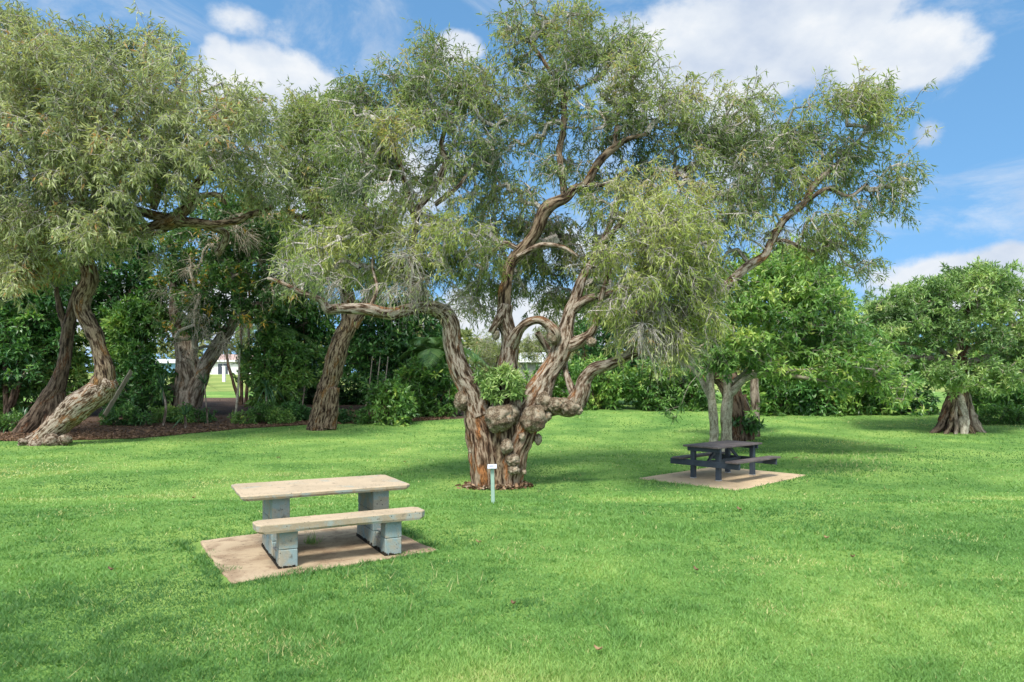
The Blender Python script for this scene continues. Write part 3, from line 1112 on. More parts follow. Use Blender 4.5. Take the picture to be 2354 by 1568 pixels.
# ------------------------------------------------------------------ the big burled paperbark
D_M = float(G(1150, 1119)[1])
main_limbs = [
    ['paperbark_foot', (1122, 1150, 0, 42), (1122, 1120, 0, 38), (1121, 1080, 0, 36), (1110, 1000, 0, 35), (1090, 925, 0, 31)],
    [(1101, 960, 0, 31), (1087, 910, 0, 31), (1058, 850, 0, 25), (1046, 795, 0, 22), (1037, 745, -.1, 21), (1012, 716, -.2, 18), (965, 707, -.5, 14), (900, 720, -.8, 15), (850, 708, -1.1, 14), (790, 706, -1.3, 13), (755, 708, -1.4, 12), (738, 690, -1.5, 8), (690, 674, -1.7, 7), (640, 648, -1.9, 5), (615, 640, -2, 3)],
    ['paperbark_foot', (1166, 1150, 0, 37), (1167, 1120, 0, 33), (1180, 1050, 0, 35), (1202, 985, .05, 36), (1226, 930, .05, 30)],
    [(1210, 965, .05, 32), (1230, 920, .05, 31), (1262, 850, .1, 26), (1295, 790, .1, 23), (1305, 750, .15, 18), (1314, 715, .2, 14), (1334, 645, .3, 11), (1362, 600, .4, 9), (1385, 560, .5, 7), (1410, 500, .6, 5), (1430, 440, .7, 4)],
    ['paperbark_dark', (1150, 1150, -.02, 40), (1150, 1115, -.0, 37), (1150, 1060, .02, 36), (1153, 1000, .05, 38), (1150, 940, .1, 38)],  # dark red-brown centre stem, its darkness also painting shade between the stems
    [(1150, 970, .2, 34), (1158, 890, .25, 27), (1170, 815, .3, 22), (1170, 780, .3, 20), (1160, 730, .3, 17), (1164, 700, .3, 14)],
    ['paperbark_dark', (1166, 760, .3, 16), (1160, 730, .3, 17), (1164, 690, .3, 16), (1168, 650, .3, 15), (1180, 600, .3, 14), (1220, 552, .2, 14), (1240, 520, .1, 15), (1260, 475, .1, 16), (1300, 455, .1, 12), (1318, 435, .1, 10), (1345, 422, 0, 10), (1376, 375, -.1, 9), (1412, 340, -.2, 8), (1440, 320, -.3, 6), (1486, 308, -.4, 4)],
    ['paperbark_dark', (1300, 455, .1, 9), (1290, 400, .3, 8), (1285, 350, .4, 8), (1295, 300, .4, 7), (1296, 235, .5, 7), (1288, 188, .5, 6), (1262, 158, .5, 5), (1240, 125, .5, 4), (1215, 95, .6, 3)],
    [(1296, 235, .5, 5), (1330, 205, .5, 4), (1370, 185, .5, 3)],
    [(1412, 338, -.2, 5.5), (1416, 300, 0, 5), (1418, 270, .1, 4), (1425, 240, .1, 3)],
    ['paperbark_dark', (1345, 425, 0, 6), (1395, 424, -.2, 5), (1425, 405, -.3, 4), (1445, 385, -.4, 3)],
    [(1172, 800, .3, 18), (1190, 768, .1, 13), (1214, 744, 0, 12), (1243, 736, -.1, 10), (1262, 748, -.1, 10), (1275, 764, -.1, 14), (1272, 786, 0, 11)],
    [(1235, 765, .4, 7), (1262, 805, .6, 8), (1285, 835, .5, 8)],
    [(1290, 805, .1, 17), (1342, 780, 0, 12), (1364, 757, -.1, 9), (1376, 715, -.2, 7), (1390, 660, -.3, 6), (1402, 620, -.4, 5), (1410, 580, -.5, 3)],
    [(1312, 720, .2, 10), (1345, 690, .1, 9), (1390, 677, 0, 8), (1440, 665, -.2, 6), (1490, 640, -.5, 4)],
    [(1212, 960, .1, 32), (1245, 940, 0, 24), (1282, 932, -.1, 20), (1312, 935, -.15, 21), (1337, 905, -.2, 19), (1343, 880, -.2, 16), (1365, 853, -.3, 14), (1405, 838, -.4, 12), (1440, 822, -.5, 11), (1490, 790, -.6, 10), (1545, 745, -.6, 10), (1600, 700, -.6, 10), (1652, 671, -.6, 11), (1712, 615, -.6, 10), (1755, 589, -.6, 9), (1772, 555, -.6, 8.5), (1802, 507, -.6, 8), (1845, 469, -.6, 7), (1871, 426, -.6, 7), (1918, 383, -.6, 5), (1957, 340, -.6, 4), (2000, 292, -.6, 3)],
    [(1845, 469, -.6, 5), (1901, 434, -.7, 5), (1953, 451, -.8, 4), (1990, 425, -.8, 3)],
    [(1871, 426, -.6, 5), (1825, 382, -.5, 4.5), (1817, 345, -.4, 3.5)],
    [(1772, 555, -.6, 5), (1805, 552, -.5, 4.5), (1868, 577, -.5, 4), (1930, 555, -.5, 3)],
    [(1318, 905, -.1, 10), (1303, 865, .1, 8), (1300, 830, .2, 6.5), (1315, 790, .3, 5)],
    [(962, 708, -.5, 10), (946, 655, -.5, 8.5), (946, 600, -.5, 8), (952, 545, -.4, 8), (955, 504, -.4, 9), (943, 468, -.4, 8), (928, 415, -.4, 7), (923, 390, -.4, 6), (902, 340, -.5, 5), (880, 285, -.5, 3.5)],
    [(955, 506, -.4, 9), (968, 470, -.4, 8.5), (1000, 428, -.3, 8), (1024, 372, -.2, 7), (1014, 335, -.2, 5), (1030, 280, -.1, 4), (1058, 215, 0, 3)],
    [(1000, 470, -.3, 6), (1050, 432, -.3, 5), (1074, 403, -.3, 4)],
    [(923, 402, -.4, 5), (880, 412, -.5, 5), (848, 395, -.6, 4), (830, 370, -.6, 3)],
    [(1385, 560, .5, 7), (1450, 490, .3, 6.5), (1557, 402, 0, 6), (1596, 378, 0, 6), (1630, 361, 0, 5), (1640, 322, .1, 4), (1682, 290, .1, 3)],
    [(1192, 572, .25, 7), (1160, 560, .2, 7), (1136, 575, .1, 5), (1122, 580, 0, 3)],
    [(1190, 590, .2, 6), (1240, 566, 0, 6), (1290, 568, -.2, 5), (1330, 590, -.3, 4)],
    [(1165, 700, .3, 9), (1140, 745, .1, 10), (1130, 765, .1, 8)],
    [(1440, 822, -.5, 7), (1470, 760, -.8, 6), (1500, 700, -1.1, 5), (1530, 640, -1.3, 4), (1540, 580, -1.5, 3)],
    [(850, 708, -1.1, 5), (866, 660, -.9, 4), (856, 612, -.6, 3), (862, 560, -.3, 2)],
]
main_clumps = [
    (1215, 45, 75, 60, .6, .8, 70), (1290, 40, 90, 55, .5, .9, 110), (1370, 90, 70, 55, .2, .8, 90), (1290, 140, 110, 60, .5, .9, 105),
    (1440, 150, 50, 75, -.2, .8, 90), (1180, 150, 50, 60, .6, .6, 40), (1350, 220, 120, 60, .3, 1, 130), (1460, 235, 70, 65, -.3, .8, 90),
    (1210, 240, 70, 60, .5, .7, 55), (1190, 330, 70, 70, .6, .8, 40), (1350, 320, 110, 60, .2, 1, 75), (1240, 420, 80, 70, .5, .8, 40),
    (1000, 130, 42, 32, .2, .5, 42), (1060, 170, 55, 45, 0, .7, 60), (930, 185, 70, 45, -.2, .8, 85), (1090, 230, 50, 60, 0, .7, 65),
    (1000, 230, 100, 55, -.2, .9, 120), (880, 255, 75, 60, -.3, .8, 85), (835, 210, 45, 32, -.3, .6, 40), (960, 320, 120, 60, -.4, 1, 110),
    (1080, 320, 80, 65, -.1, .9, 80), (850, 350, 85, 75, -.5, .9, 90), (775, 300, 45, 45, -.5, .6, 35), (1060, 430, 100, 60, -.2, 1, 60), (880, 450, 100, 60, -.6, 1, 70),
    (1560, 255, 90, 55, 0, 1, 95), (1640, 285, 90, 60, 0, .9, 85), (1720, 240, 60, 50, .1, .8, 70), (1550, 350, 110, 70, -.2, 1, 95), (1680, 360, 100, 65, -.2, 1, 80),
    (1500, 440, 90, 60, -.5, .9, 80), (1700, 450, 75, 70, -.7, .8, 70), (1640, 460, 80, 60, -.8, .8, 70),
    (1830, 285, 80, 50, -.6, .9, 85), (1925, 250, 80, 42, -.6, .9, 80), (1958, 212, 28, 25, -.6, .35, 22), (2030, 268, 45, 42, -.6, .6, 45), (1890, 340, 100, 45, -.6, 1, 85),
    (1995, 335, 50, 42, -.6, .6, 45), (1830, 410, 60, 50, -.6, .7, 50), (1950, 430, 80, 42, -.6, .8, 55), (2062, 370, 25, 28, -.7, .3, 16), (2045, 430, 40, 35, -.7, .5, 28),
    (1890, 500, 95, 45, -.6, .8, 60), (1985, 500, 60, 45, -.6, .7, 42), (2062, 475, 22, 16, -.7, .3, 10), (1920, 560, 75, 40, -.5, .7, 42), (1985, 590, 35, 32, -.5, .4, 22),
    
    (1150, 470, 90, 70, 1.2, .9, 90), (1130, 390, 60, 50, .8, .7, 50), (1260, 350, 60, 60, 1.0, .8, 45), (1330, 520, 90, 60, 1.4, .9, 85), (1400, 420, 80, 60, 1.0, .8, 65), (1270, 600, 110, 60, 1.8, .9, 95),
    (1190, 620, 70, 60, 1.6, .8, 60), (1390, 620, 80, 60, 1.2, .8, 75), (1340, 690, 80, 40, 1.6, .7, 50), (1120, 560, 60, 60, 1.0, .7, 50), (1480, 330, 70, 60, .2, .8, 60), (1450, 520, 70, 60, .4, .8, 60), (1620, 400, 80, 60, -.3, .8, 60),
    (1130, 300, 45, 60, .4, .6, 34), (1155, 220, 40, 60, .5, .6, 30), (1115, 190, 35, 45, .2, .5, 26), (930, 395, 70, 50, .6, .7, 50), (900, 330, 60, 45, .2, .7, 40), (1010, 390, 60, 45, .8, .7, 40),
    (1150, 640, 75, 60, 2.2, .8, 80), (1245, 670, 75, 45, 2.2, .8, 70), (1330, 640, 80, 60, 1.8, .8, 80), (1110, 690, 40, 40, 1.6, .6, 36), (1400, 700, 60, 50, 1.0, .7, 50), (1240, 500, 70, 50, 1.4, .8, 50),
    (1780, 340, 50, 60, -.3, .6, 40), (1760, 420, 60, 50, -.5, .7, 45), (1730, 300, 50, 40, 0, .6, 40), (700, 640, 50, 30, -1.8, .5, 24), (1110, 480, 50, 60, .6, .7, 40),
]
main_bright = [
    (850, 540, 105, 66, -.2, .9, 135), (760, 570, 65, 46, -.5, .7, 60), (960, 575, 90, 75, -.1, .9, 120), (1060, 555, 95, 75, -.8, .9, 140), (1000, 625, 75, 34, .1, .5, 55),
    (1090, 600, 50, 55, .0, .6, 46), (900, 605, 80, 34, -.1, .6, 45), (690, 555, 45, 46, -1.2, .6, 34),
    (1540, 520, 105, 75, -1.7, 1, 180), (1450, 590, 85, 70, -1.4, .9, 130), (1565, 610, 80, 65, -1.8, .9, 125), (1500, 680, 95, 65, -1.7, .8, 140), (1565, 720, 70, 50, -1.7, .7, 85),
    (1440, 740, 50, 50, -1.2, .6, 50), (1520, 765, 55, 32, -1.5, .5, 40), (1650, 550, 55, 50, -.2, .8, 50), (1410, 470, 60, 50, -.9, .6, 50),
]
rngm = np.random.default_rng(5)
main_clumps = [(*c[:6], int(c[6] * .93)) for c in main_clumps]
tips_a = clump_tips(main_clumps, D_M, rngm, .36)
tips_s = clump_tips([(1036, 700, 30, 22, -.2, .2, 12), (900, 665, 80, 22, -.7, .2, 22), (780, 660, 60, 18, -1.1, .2, 12), (690, 625, 50, 20, -1.5, .2, 10), (1500, 745, 60, 35, -1.8, .4, 40), (1600, 680, 45, 40, -1.5, .4, 34), (1450, 690, 40, 60, -1.5, .4, 30), (1540, 790, 40, 25, -1.5, .3, 22), (960, 620, 40, 50, -1.2, .4, 20), (1750, 540, 50, 40, -.4, .5, 18)], D_M, rngm, .3)
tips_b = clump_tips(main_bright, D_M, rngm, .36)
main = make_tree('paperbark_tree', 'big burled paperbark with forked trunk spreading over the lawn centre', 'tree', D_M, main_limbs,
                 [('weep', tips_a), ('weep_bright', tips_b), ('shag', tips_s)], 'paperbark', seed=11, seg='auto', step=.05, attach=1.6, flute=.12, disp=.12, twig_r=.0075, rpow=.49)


def burl(vx, vy, dz, r, seed, rz=1.0, label=None):
    mb = MB()
    d = D_M + dz
    mb.blob(W(vx, vy, d), r / FPX * d, seed, .27, 4.2, 56, 36, r / FPX * d * rz)
    o = mb.build('burl', M('burl_crust'), main, True)
    if label:
        o['label'] = label
    return o


burl(1062, 922, -.12, 18, 1, 1.25, 'dark burl on the left stem')
burl(1148, 962, -.36, 33, 2, .95, 'large round burl at the fork')
burl(1176, 950, -.22, 20, 3, 1.3)
burl(1228, 963, -.30, 29, 4, 1.1, 'large grey burl under the right stem')
burl(1248, 925, -.2, 20, 12, 1.2)
burl(1275, 930, -.28, 17, 5)
burl(1310, 938, -.32, 21, 6, .9)
burl(1330, 944, -.3, 10, 7)
burl(1165, 1027, -.42, 15, 8, 1.2)
burl(1179, 1058, -.40, 16, 9, .9, 'orange tinted burl low on the trunk')
burl(1181, 1080, -.40, 14, 10, .9)
burl(1272, 772, -.1, 15, 11, 1.4)
burl(1360, 786, -.1, 11, 13, 1.0)
burl(1140, 768, .1, 9, 14, 1.5)
for k2, (bx, by, dz2, br) in enumerate([(1200, 1003, -.3, 8), (1258, 955, -.2, 11), (1296, 925, -.3, 10), (1322, 922, -.3, 9), (1095, 1000, -.2, 6), (1205, 1085, -.25, 6), (1140, 935, -.15, 12), (1190, 930, -.1, 12)]):
    burl(bx, by, dz2, br, 40 + k2, 1.15)
burl(1084, 1035, -.12, 8, 15, 1.4)
burl(1237, 1010, -.05, 9, 16, 1.4)
def bark_litter():
    rng = np.random.default_rng(8)
    c0 = W(1143, 1000, D_M)
    n = 300
    a = rng.uniform(math.pi * .95, math.pi * 2.05, n)
    rr = .53 + np.abs(rng.normal(0, .09, n))
    x, y = c0[0] + np.cos(a) * rr * 1.06, c0[1] + .05 + np.sin(a) * rr * .80
    z = ground(x, y) + rng.uniform(.0, .09, n) * np.clip(1.3 - (rr - .53) * 5, .15, 1)
    c = np.stack([x, y, z], -1)
    d = norm(rng.normal(size=(n, 3)) * [1, 1, .5])
    s2 = norm(np.cross(d, rng.normal(size=(n, 3))))
    L = rng.uniform(.02, .07, n)[:, None]
    w = rng.uniform(.012, .03, n)[:, None]
    up = np.array([0, 0, .012])
    v = np.stack([c - d * L - s2 * w, c - s2 * w * 1.1 + up, c + d * L - s2 * w * .7, c + d * L + s2 * w * .8, c + s2 * w + up, c - d * L + s2 * w], 1).reshape(-1, 3)
    b0 = np.arange(n)[:, None] * 6
    q = np.concatenate([b0 + np.array([0, 1, 4, 5]), b0 + np.array([1, 2, 3, 4])])
    me = mesh_np('bark_litter', v, [q], [M('bark_flake')], {'tint': np.repeat(rng.uniform(0, 1, n), 6)})
    tag(link('bark_litter', me), 'orange brown peeled bark flakes heaped at the foot of the burled trunk', 'bark', kind='stuff')


bark_litter()

# leafy shrub rooted in the fork
ep = clump_tips([(1150, 850, 45, 38, -.2, .28, 50), (1110, 875, 30, 30, -.25, .22, 26), (1190, 880, 30, 30, -.25, .22, 26), (1150, 900, 45, 25, -.35, .22, 34)], D_M, rngm, .12)
make_tree('epiphyte_shrub', 'bright leafy shrub sprouting from the fork of the burled paperbark', 'shrub', D_M - .1,
          [[(1150, 945, 0, 5), (1150, 905, 0, 3.5), (1152, 870, 0, 2)], [(1156, 945, 0, 4), (1170, 900, 0, 3), (1180, 875, 0, 2)]],
          [('epi', ep)], 'dark_bark', seed=21, seg=8, grow_step=.08, twig_r=.0022, part0='stem', part='stem', step=.03)

# ------------------------------------------------------------------ paperbark on the left
D_L = float(G(75, 1022)[1])
L_limbs = [
    [(68, 1035, 0, 27), (95, 1008, 0, 25), (145, 965, 0, 27), (200, 920, 0, 28), (236, 892, .05, 27), (257, 878, -.1, 19)],
    ['paperbark_dark', (215, 912, .1, 18), (236, 884, .1, 23), (242, 858, .1, 20), (237, 830, .1, 18), (218, 770, .1, 17), (190, 712, .1, 17), (188, 680, .1, 18), (204, 645, .1, 16), (200, 610, .1, 16), (193, 580, .1, 15), (205, 520, .1, 13), (225, 450, .2, 11), (205, 380, .3, 9), (230, 300, .4, 7), (250, 220, .5, 5), (260, 140, .5, 3)],
    ['paperbark_dark', (205, 545, .1, 12), (285, 532, -.1, 13), (330, 528, -.3, 15), (375, 520, -.4, 17), (402, 505, -.5, 16), (430, 470, -.5, 11), (455, 425, -.5, 9), (490, 385, -.6, 8), (530, 362, -.6, 6), (570, 350, -.6, 4)],
    ['paperbark_dark', (300, 480, -.3, 9), (340, 492, -.4, 11), (395, 505, -.5, 14), (455, 512, -.6, 10), (510, 515, -.6, 8), (570, 497, -.7, 8), (630, 478, -.8, 6)],
    [(352, 480, -.4, 9), (362, 440, -.3, 8), (350, 395, -.3, 7), (330, 340, -.3, 6), (335, 270, -.2, 4), (350, 200, -.2, 3)],
    [(410, 500, -.5, 9), (440, 480, -.4, 8), (462, 452, -.4, 7), (500, 447, -.5, 6), (520, 470, -.5, 4)],
    [(200, 510, .1, 9), (190, 385, .1, 9), (220, 350, .1, 8), (240, 320, .1, 6), (265, 270, .2, 5), (300, 220, .2, 4)],
    [(205, 470, .1, 9), (130, 400, -.4, 8), (60, 330, -.7, 6), (0, 280, -.9, 5), (-60, 240, -.9, 3)],
    [(170, 530, .1, 7), (120, 520, -.3, 7), (90, 490, -.5, 6), (50, 470, -.7, 4), (10, 480, -.8, 3)],
    [(240, 300, .4, 6), (180, 220, .2, 5), (110, 150, 0, 4), (60, 100, 0, 3)],
    [(335, 280, -.2, 5), (400, 220, 0, 4), (440, 160, 0, 3)],
    [(395, 505, -.5, 10), (470, 520, 0, 9), (520, 540, .4, 9), (500, 580, .8, 8)],
]
rngl = np.random.default_rng(9)
L_poly = [(-170, 60), (-20, 45), (20, 60), (75, 85), (130, 80), (190, 75), (250, 110), (330, 95), (370, 95), (420, 120), (460, 170), (475, 200), (460, 230), (555, 215), (590, 240), (605, 280), (625, 330), (635, 420), (600, 450), (540, 430), (480, 420), (420, 450), (330, 455), (270, 500), (265, 540), (210, 570), (150, 540), (80, 540), (50, 600), (0, 640), (-170, 640)]
tl = poly_tips(L_poly, 4300, D_L - .2, 3.0, rngl, .72, 8)
tl2 = clump_tips([(55, 560, 60, 50, -1.6, .8, 110), (30, 620, 40, 30, -1.8, .6, 45), (200, 530, 60, 35, -1.2, .6, 70), (280, 490, 50, 30, -1.4, .6, 50), (330, 570, 40, 40, -1, .5, 20),
                  (0, 30, 30, 20, 0, .8, 20), (70, 75, 25, 20, 0, .6, 20), (360, 85, 22, 14, 0, .5, 14), (245, 95, 30, 20, 0, .6, 20), (600, 440, 45, 40, -.6, .7, 40)], D_L, rngl, .4)
L_tree = make_tree('paperbark_tree', 'large paperbark at left with thick trunk leaning over the mulch bed', 'tree', D_L, L_limbs,
                   [('weep_far', np.vstack([tl, tl2]))], 'paperbark', seed=31, seg='auto', step=.08, attach=3.2, twig_r=.006, grow_step=.35, disp=.11)
for k, (vx, vy, r) in enumerate([(55, 1024, 12), (85, 1030, 16), (148, 1026, 9), (150, 1018, 14), (118, 1022, 20)]):
    mb = MB()
    p = W(vx, vy - 8, D_L - .3)
    mb.blob(p, r / FPX * D_L, 60 + k, .3, 4, 18, 12, r / FPX * D_L * .8)
    mb.build('root', M('burl_bark'), L_tree, True)

# dark second paperbark trunk behind it
D_L2 = float(G(60, 996)[1])
make_tree('paperbark_tree', 'dark paperbark with hollow base right behind the leaning trunk', 'tree', D_L2,
          [[(48, 1003, 0, 20), (82, 965, 0, 23), (106, 925, 0, 21), (132, 885, 0, 17), (150, 830, 0, 13), (158, 770, 0, 13), (165, 715, 0, 12), (180, 660, 0, 10)],
           [(120, 1000, .1, 24), (125, 950, .1, 26), (128, 900, .1, 20)],
           [(158, 770, 0, 9), (140, 720, 0, 7), (130, 660, 0, 5)]],
          [('weep_far_green', clump_tips([(160, 600, 70, 60, 0, .9, 60), (90, 640, 60, 50, 0, .8, 40)], D_L2, rngl, .45))], 'dark_bark', seed=37, seg=18, attach=3.0, twig_r=.006, grow_step=.35)

# ------------------------------------------------------------------ paperbark between, leaning right
D_K = float(G(735, 987)[1])
K_limbs = [
    [(733, 995, 0, 31), (737, 965, 0, 27), (746, 925, 0, 25), (760, 870, 0, 22), (780, 800, 0, 21), (800, 745, 0, 20), (802, 700, .1, 16), (790, 640, .2, 12), (770, 560, .3, 10), (745, 490, .3, 9), (715, 465, .3, 8), (702, 420, .3, 7), (700, 370, .3, 6), (722, 330, .3, 4)],
    [(757, 985, -.2, 16), (763, 940, -.15, 15), (768, 890, -.1, 14)],
    [(810, 750, 0, 14), (850, 690, .2, 12), (880, 620, .4, 10), (900, 540, .5, 8), (910, 460, .5, 5)],
    [(745, 490, .3, 6), (690, 500, .2, 6), (650, 480, .2, 4)],
    [(790, 640, .2, 8), (830, 560, .3, 7), (840, 470, .3, 5), (820, 380, .3, 3)],
]
tk = poly_tips([(645, 260), (690, 225), (740, 235), (790, 210), (830, 260), (850, 400), (900, 480), (920, 600), (860, 660), (760, 640), (690, 600), (650, 520), (640, 400)], 1900, D_K, 2.2, rngl, .6, 8)
K_tree = make_tree('paperbark_tree', 'furrowed paperbark trunk leaning right between the two big paperbarks', 'tree', D_K, K_limbs,
                   [('weep_far_green', tk)], 'paperbark_dark', seed=41, seg=26, step=.08, attach=3.2, twig_r=.007, grow_step=.4, disp=.13, flute=.10)

# ------------------------------------------------------------------ fig with orange tips (behind the path)
D_F = float(G(430, 958)[1])
F_limbs = [
    [(428, 965, 0, 34), (430, 930, 0, 30), (432, 890, 0, 29), (436, 850, 0, 31), (425, 810, 0, 18), (412, 760, 0, 14), (400, 700, 0, 10), (400, 640, 0, 7)],
    [(440, 930, -.1, 22), (455, 880, -.1, 23), (472, 840, -.1, 19), (495, 805, -.1, 16), (525, 760, 0, 14), (548, 720, .1, 12), (580, 705, .2, 10), (630, 700, .3, 8), (680, 715, .4, 5)],
    [(540, 735, 0, 9), (545, 690, 0, 8), (535, 640, 0, 7), (550, 590, .1, 5)],
    [(395, 960, -.2, 12), (385, 900, -.1, 7), (420, 880, -.1, 8), (450, 860, -.2, 6)],
    [(436, 850, 0, 14), (445, 780, .1, 11), (460, 700, .1, 9), (470, 620, .2, 6)],
]
tf = poly_tips([(365, 560), (450, 480), (560, 450), (690, 500), (700, 640), (660, 720), (600, 770), (560, 740), (520, 720), (470, 790), (430, 770), (380, 790), (355, 700)], 1900, D_F - .3, 2.4, rngl, .5, 7)
tfb = clump_tips([(450, 730, 60, 40, -2.2, .5, 26), (500, 770, 40, 30, -2.2, .5, 20), (520, 560, 90, 50, -2.6, .5, 36), (620, 620, 70, 60, -1.8, .6, 30), (600, 520, 80, 50, -1.6, .6, 30), (550, 720, 40, 40, -2, .5, 18), (430, 660, 60, 40, -2.4, .5, 22), (480, 600, 90, 40, -2.4, .6, 26), (420, 800, 30, 20, -2, .4, 10)], D_F, rngl, .4)
F_tree = make_tree('fig_tree', 'spreading fig with orange tipped leaves and bare hanging twigs by the path', 'tree', D_F, F_limbs,
                   [('orange', tf), ('bare', tfb)], 'fig_bark', seed=51, seg=22, step=.10, attach=2.5, twig_r=.007, grow_step=.4, disp=.07, flute=.12)

# ------------------------------------------------------------------ undergrowth and wood behind
rngu = np.random.default_rng(13)


def bush(name, label, cat, base, poly, n, dz, kind, seed, group=None, stems=3, barkm='dark_bark', dd=0.0, sub_r=.5, stem_r=.05, attach=.3, grow_step=.4, per=8, part0='stem'):
    """a shrub or small tree whose stems climb from its foot into a leafy outline"""
    rng = np.random.default_rng(seed)
    g = G(*base)
    d0 = float(g[1]) + dd
    P = np.asarray(poly, float)
    cen = P.mean(0)
    limbs = []
    for s in range(stems):
        q = poly_pts(P, 1, rng)[0]
        q = cen + (q - cen) * .7
        bx = base[0] + rng.uniform(-1, 1) * 9 * (s > 0)
        r = stem_r / d0 * FPX
        mx = (bx + q[0]) / 2 + rng.uniform(-8, 8)
        my = (base[1] + q[1]) / 2
        limbs.append([(bx, base[1] + 4, rng.uniform(-.1, .1), r), (bx + (mx - bx) * .7, my + (base[1] - my) * .4, rng.uniform(-.2, .2), r * .85), (mx, my, rng.uniform(-.4, .4), r * .7), (q[0], q[1], rng.uniform(-.5, .5) * dz, r * .35)])
    t = poly_tips(P, n, d0, dz, rng, sub_r, per)
    gz = ground(t[:, 0], t[:, 1]) + .08
    t[:, 2] = np.maximum(t[:, 2], gz + rng.uniform(0, .15, n))
    return make_tree(name, label, cat, d0, limbs, [(kind, t)], barkm, group, seed, 8, .15, None, .005, .45, .06, grow_step, part0, attach=attach, part=part0)


WG = 'trees of the dark wood behind the paperbarks'
SG = 'shrubs of the undergrowth along the wood edge'
bush('broadleaf_tree', 'dark glossy tree filling the left edge behind the leaning paperbark', 'tree', (10, 975), [(-120, 500), (0, 480), (90, 540), (130, 640), (150, 760), (120, 860), (60, 890), (-120, 900)], 2000, 1.6, 'dark', 101, WG, dd=1.5, per=7, part0='trunk', stem_r=.12)
bush('broadleaf_tree', 'dark glossy tree between the leaning paperbark and the fig', 'tree', (300, 960), [(130, 500), (230, 470), (330, 540), (365, 640), (355, 740), (330, 800), (290, 830), (250, 790), (210, 760), (140, 640)], 1900, 1.5, 'dark', 102, WG, dd=2.0, per=7, part0='trunk', stem_r=.10)
bush('broadleaf_shrub', 'bright leafed shrub in front of the left wood with foliage to the ground', 'shrub', (120, 970), [(-60, 700), (60, 690), (160, 740), (190, 840), (170, 930), (60, 955), (-60, 950)], 1900, .9, 'mid', 103, SG, dd=2.2, per=7)
bush('broadleaf_shrub', 'leafy shrub right of the upright part of the leaning trunk', 'shrub', (310, 965), [(255, 720), (330, 700), (350, 760), (330, 800), (300, 830), (255, 800)], 520, .7, 'mid', 104, SG, dd=.8, per=7)
bush('broadleaf_shrub', 'dark low shrub under the leaning paperbark near the mulch', 'shrub', (330, 965), [(265, 850), (330, 820), (370, 850), (360, 920), (320, 960), (260, 940)], 330, .7, 'dark', 105, SG, dd=.7, per=7)
bush('broadleaf_shrub', 'big leafed shrub at the right side of the path', 'shrub', (600, 958), [(560, 830), (590, 780), (650, 770), (690, 810), (700, 870), (660, 910), (600, 930), (565, 890)], 520, .9, 'mid', 106, SG, dd=.4, per=7)
bush('broadleaf_tree', 'dark bushy tree left of the furrowed leaning trunk', 'tree', (690, 962), [(600, 700), (640, 640), (720, 620), (760, 700), (760, 800), (720, 860), (650, 850), (610, 790)], 800, 1.2, 'dark', 107, WG, dd=2.5, per=7, part0='trunk', stem_r=.07)
bush('broadleaf_tree', 'dark thicket tree right of the furrowed leaning trunk', 'tree', (860, 955), [(790, 780), (830, 690), (900, 680), (930, 750), (930, 850), (900, 900), (830, 880), (790, 850)], 850, 1.1, 'dark', 108, WG, dd=2.0, per=7, part0='trunk', stem_r=.06, stems=4)
bush('broadleaf_tree', 'dark thicket tree behind the left stem of the burled paperbark', 'tree', (960, 955), [(890, 700), (960, 660), (1020, 720), (1030, 800), (1020, 880), (950, 900), (900, 860)], 800, 1.1, 'dark', 109, WG, dd=2.6, per=7, part0='trunk', stem_r=.06, stems=4)
bush('broadleaf_shrub', 'glossy large leafed shrub left of the burled trunk', 'shrub', (985, 960), [(920, 870), (960, 820), (1020, 840), (1050, 890), (1045, 940), (1000, 965), (940, 940)], 520, .8, 'mid', 110, SG, dd=.3, per=7)
bush('broadleaf_shrub', 'small bright shrub on the grass edge beside the thicket stems', 'shrub', (890, 975), [(860, 900), (900, 880), (935, 920), (935, 965), (880, 975)], 240, .5, 'mid', 111, SG, per=7)
bush('broadleaf_tree', 'dark tree seen between the middle and right limbs of the burled paperbark', 'tree', (1370, 945), [(1290, 720), (1350, 640), (1450, 640), (1500, 740), (1500, 840), (1420, 900), (1330, 890)], 900, 1.6, 'dark', 112, WG, dd=4.0, per=7, part0='trunk', stem_r=.1)
bush('broadleaf_tree', 'mid green tree behind the hanging foliage left of the timber table tree', 'tree', (1540, 943), [(1440, 640), (1540, 560), (1640, 600), (1660, 720), (1640, 850), (1560, 900), (1470, 880)], 1200, 1.6, 'dark', 113, WG, dd=3.0, per=7, part0='trunk', stem_r=.1)
bush('broadleaf_shrub', 'low shrub on the far lawn edge right of the burled trunk', 'shrub', (1375, 943), [(1310, 870), (1370, 830), (1430, 850), (1450, 910), (1420, 942), (1330, 942)], 420, .8, 'mid', 114, SG, dd=.6, per=7)
bush('broadleaf_shrub', 'low shrub on the far lawn edge beneath the drooping branches', 'shrub', (1500, 945), [(1430, 860), (1500, 830), (1560, 860), (1570, 915), (1530, 945), (1440, 945)], 420, .8, 'mid', 115, SG, dd=.6, per=7)
bush('broadleaf_shrub', 'low shrub left of the timber table tree trunks', 'shrub', (1590, 945), [(1545, 870), (1590, 840), (1630, 870), (1630, 930), (1580, 948)], 260, .8, 'mid', 116, SG, dd=.6, per=7)
HG = 'hedge shrubs along the right edge of the lawn'
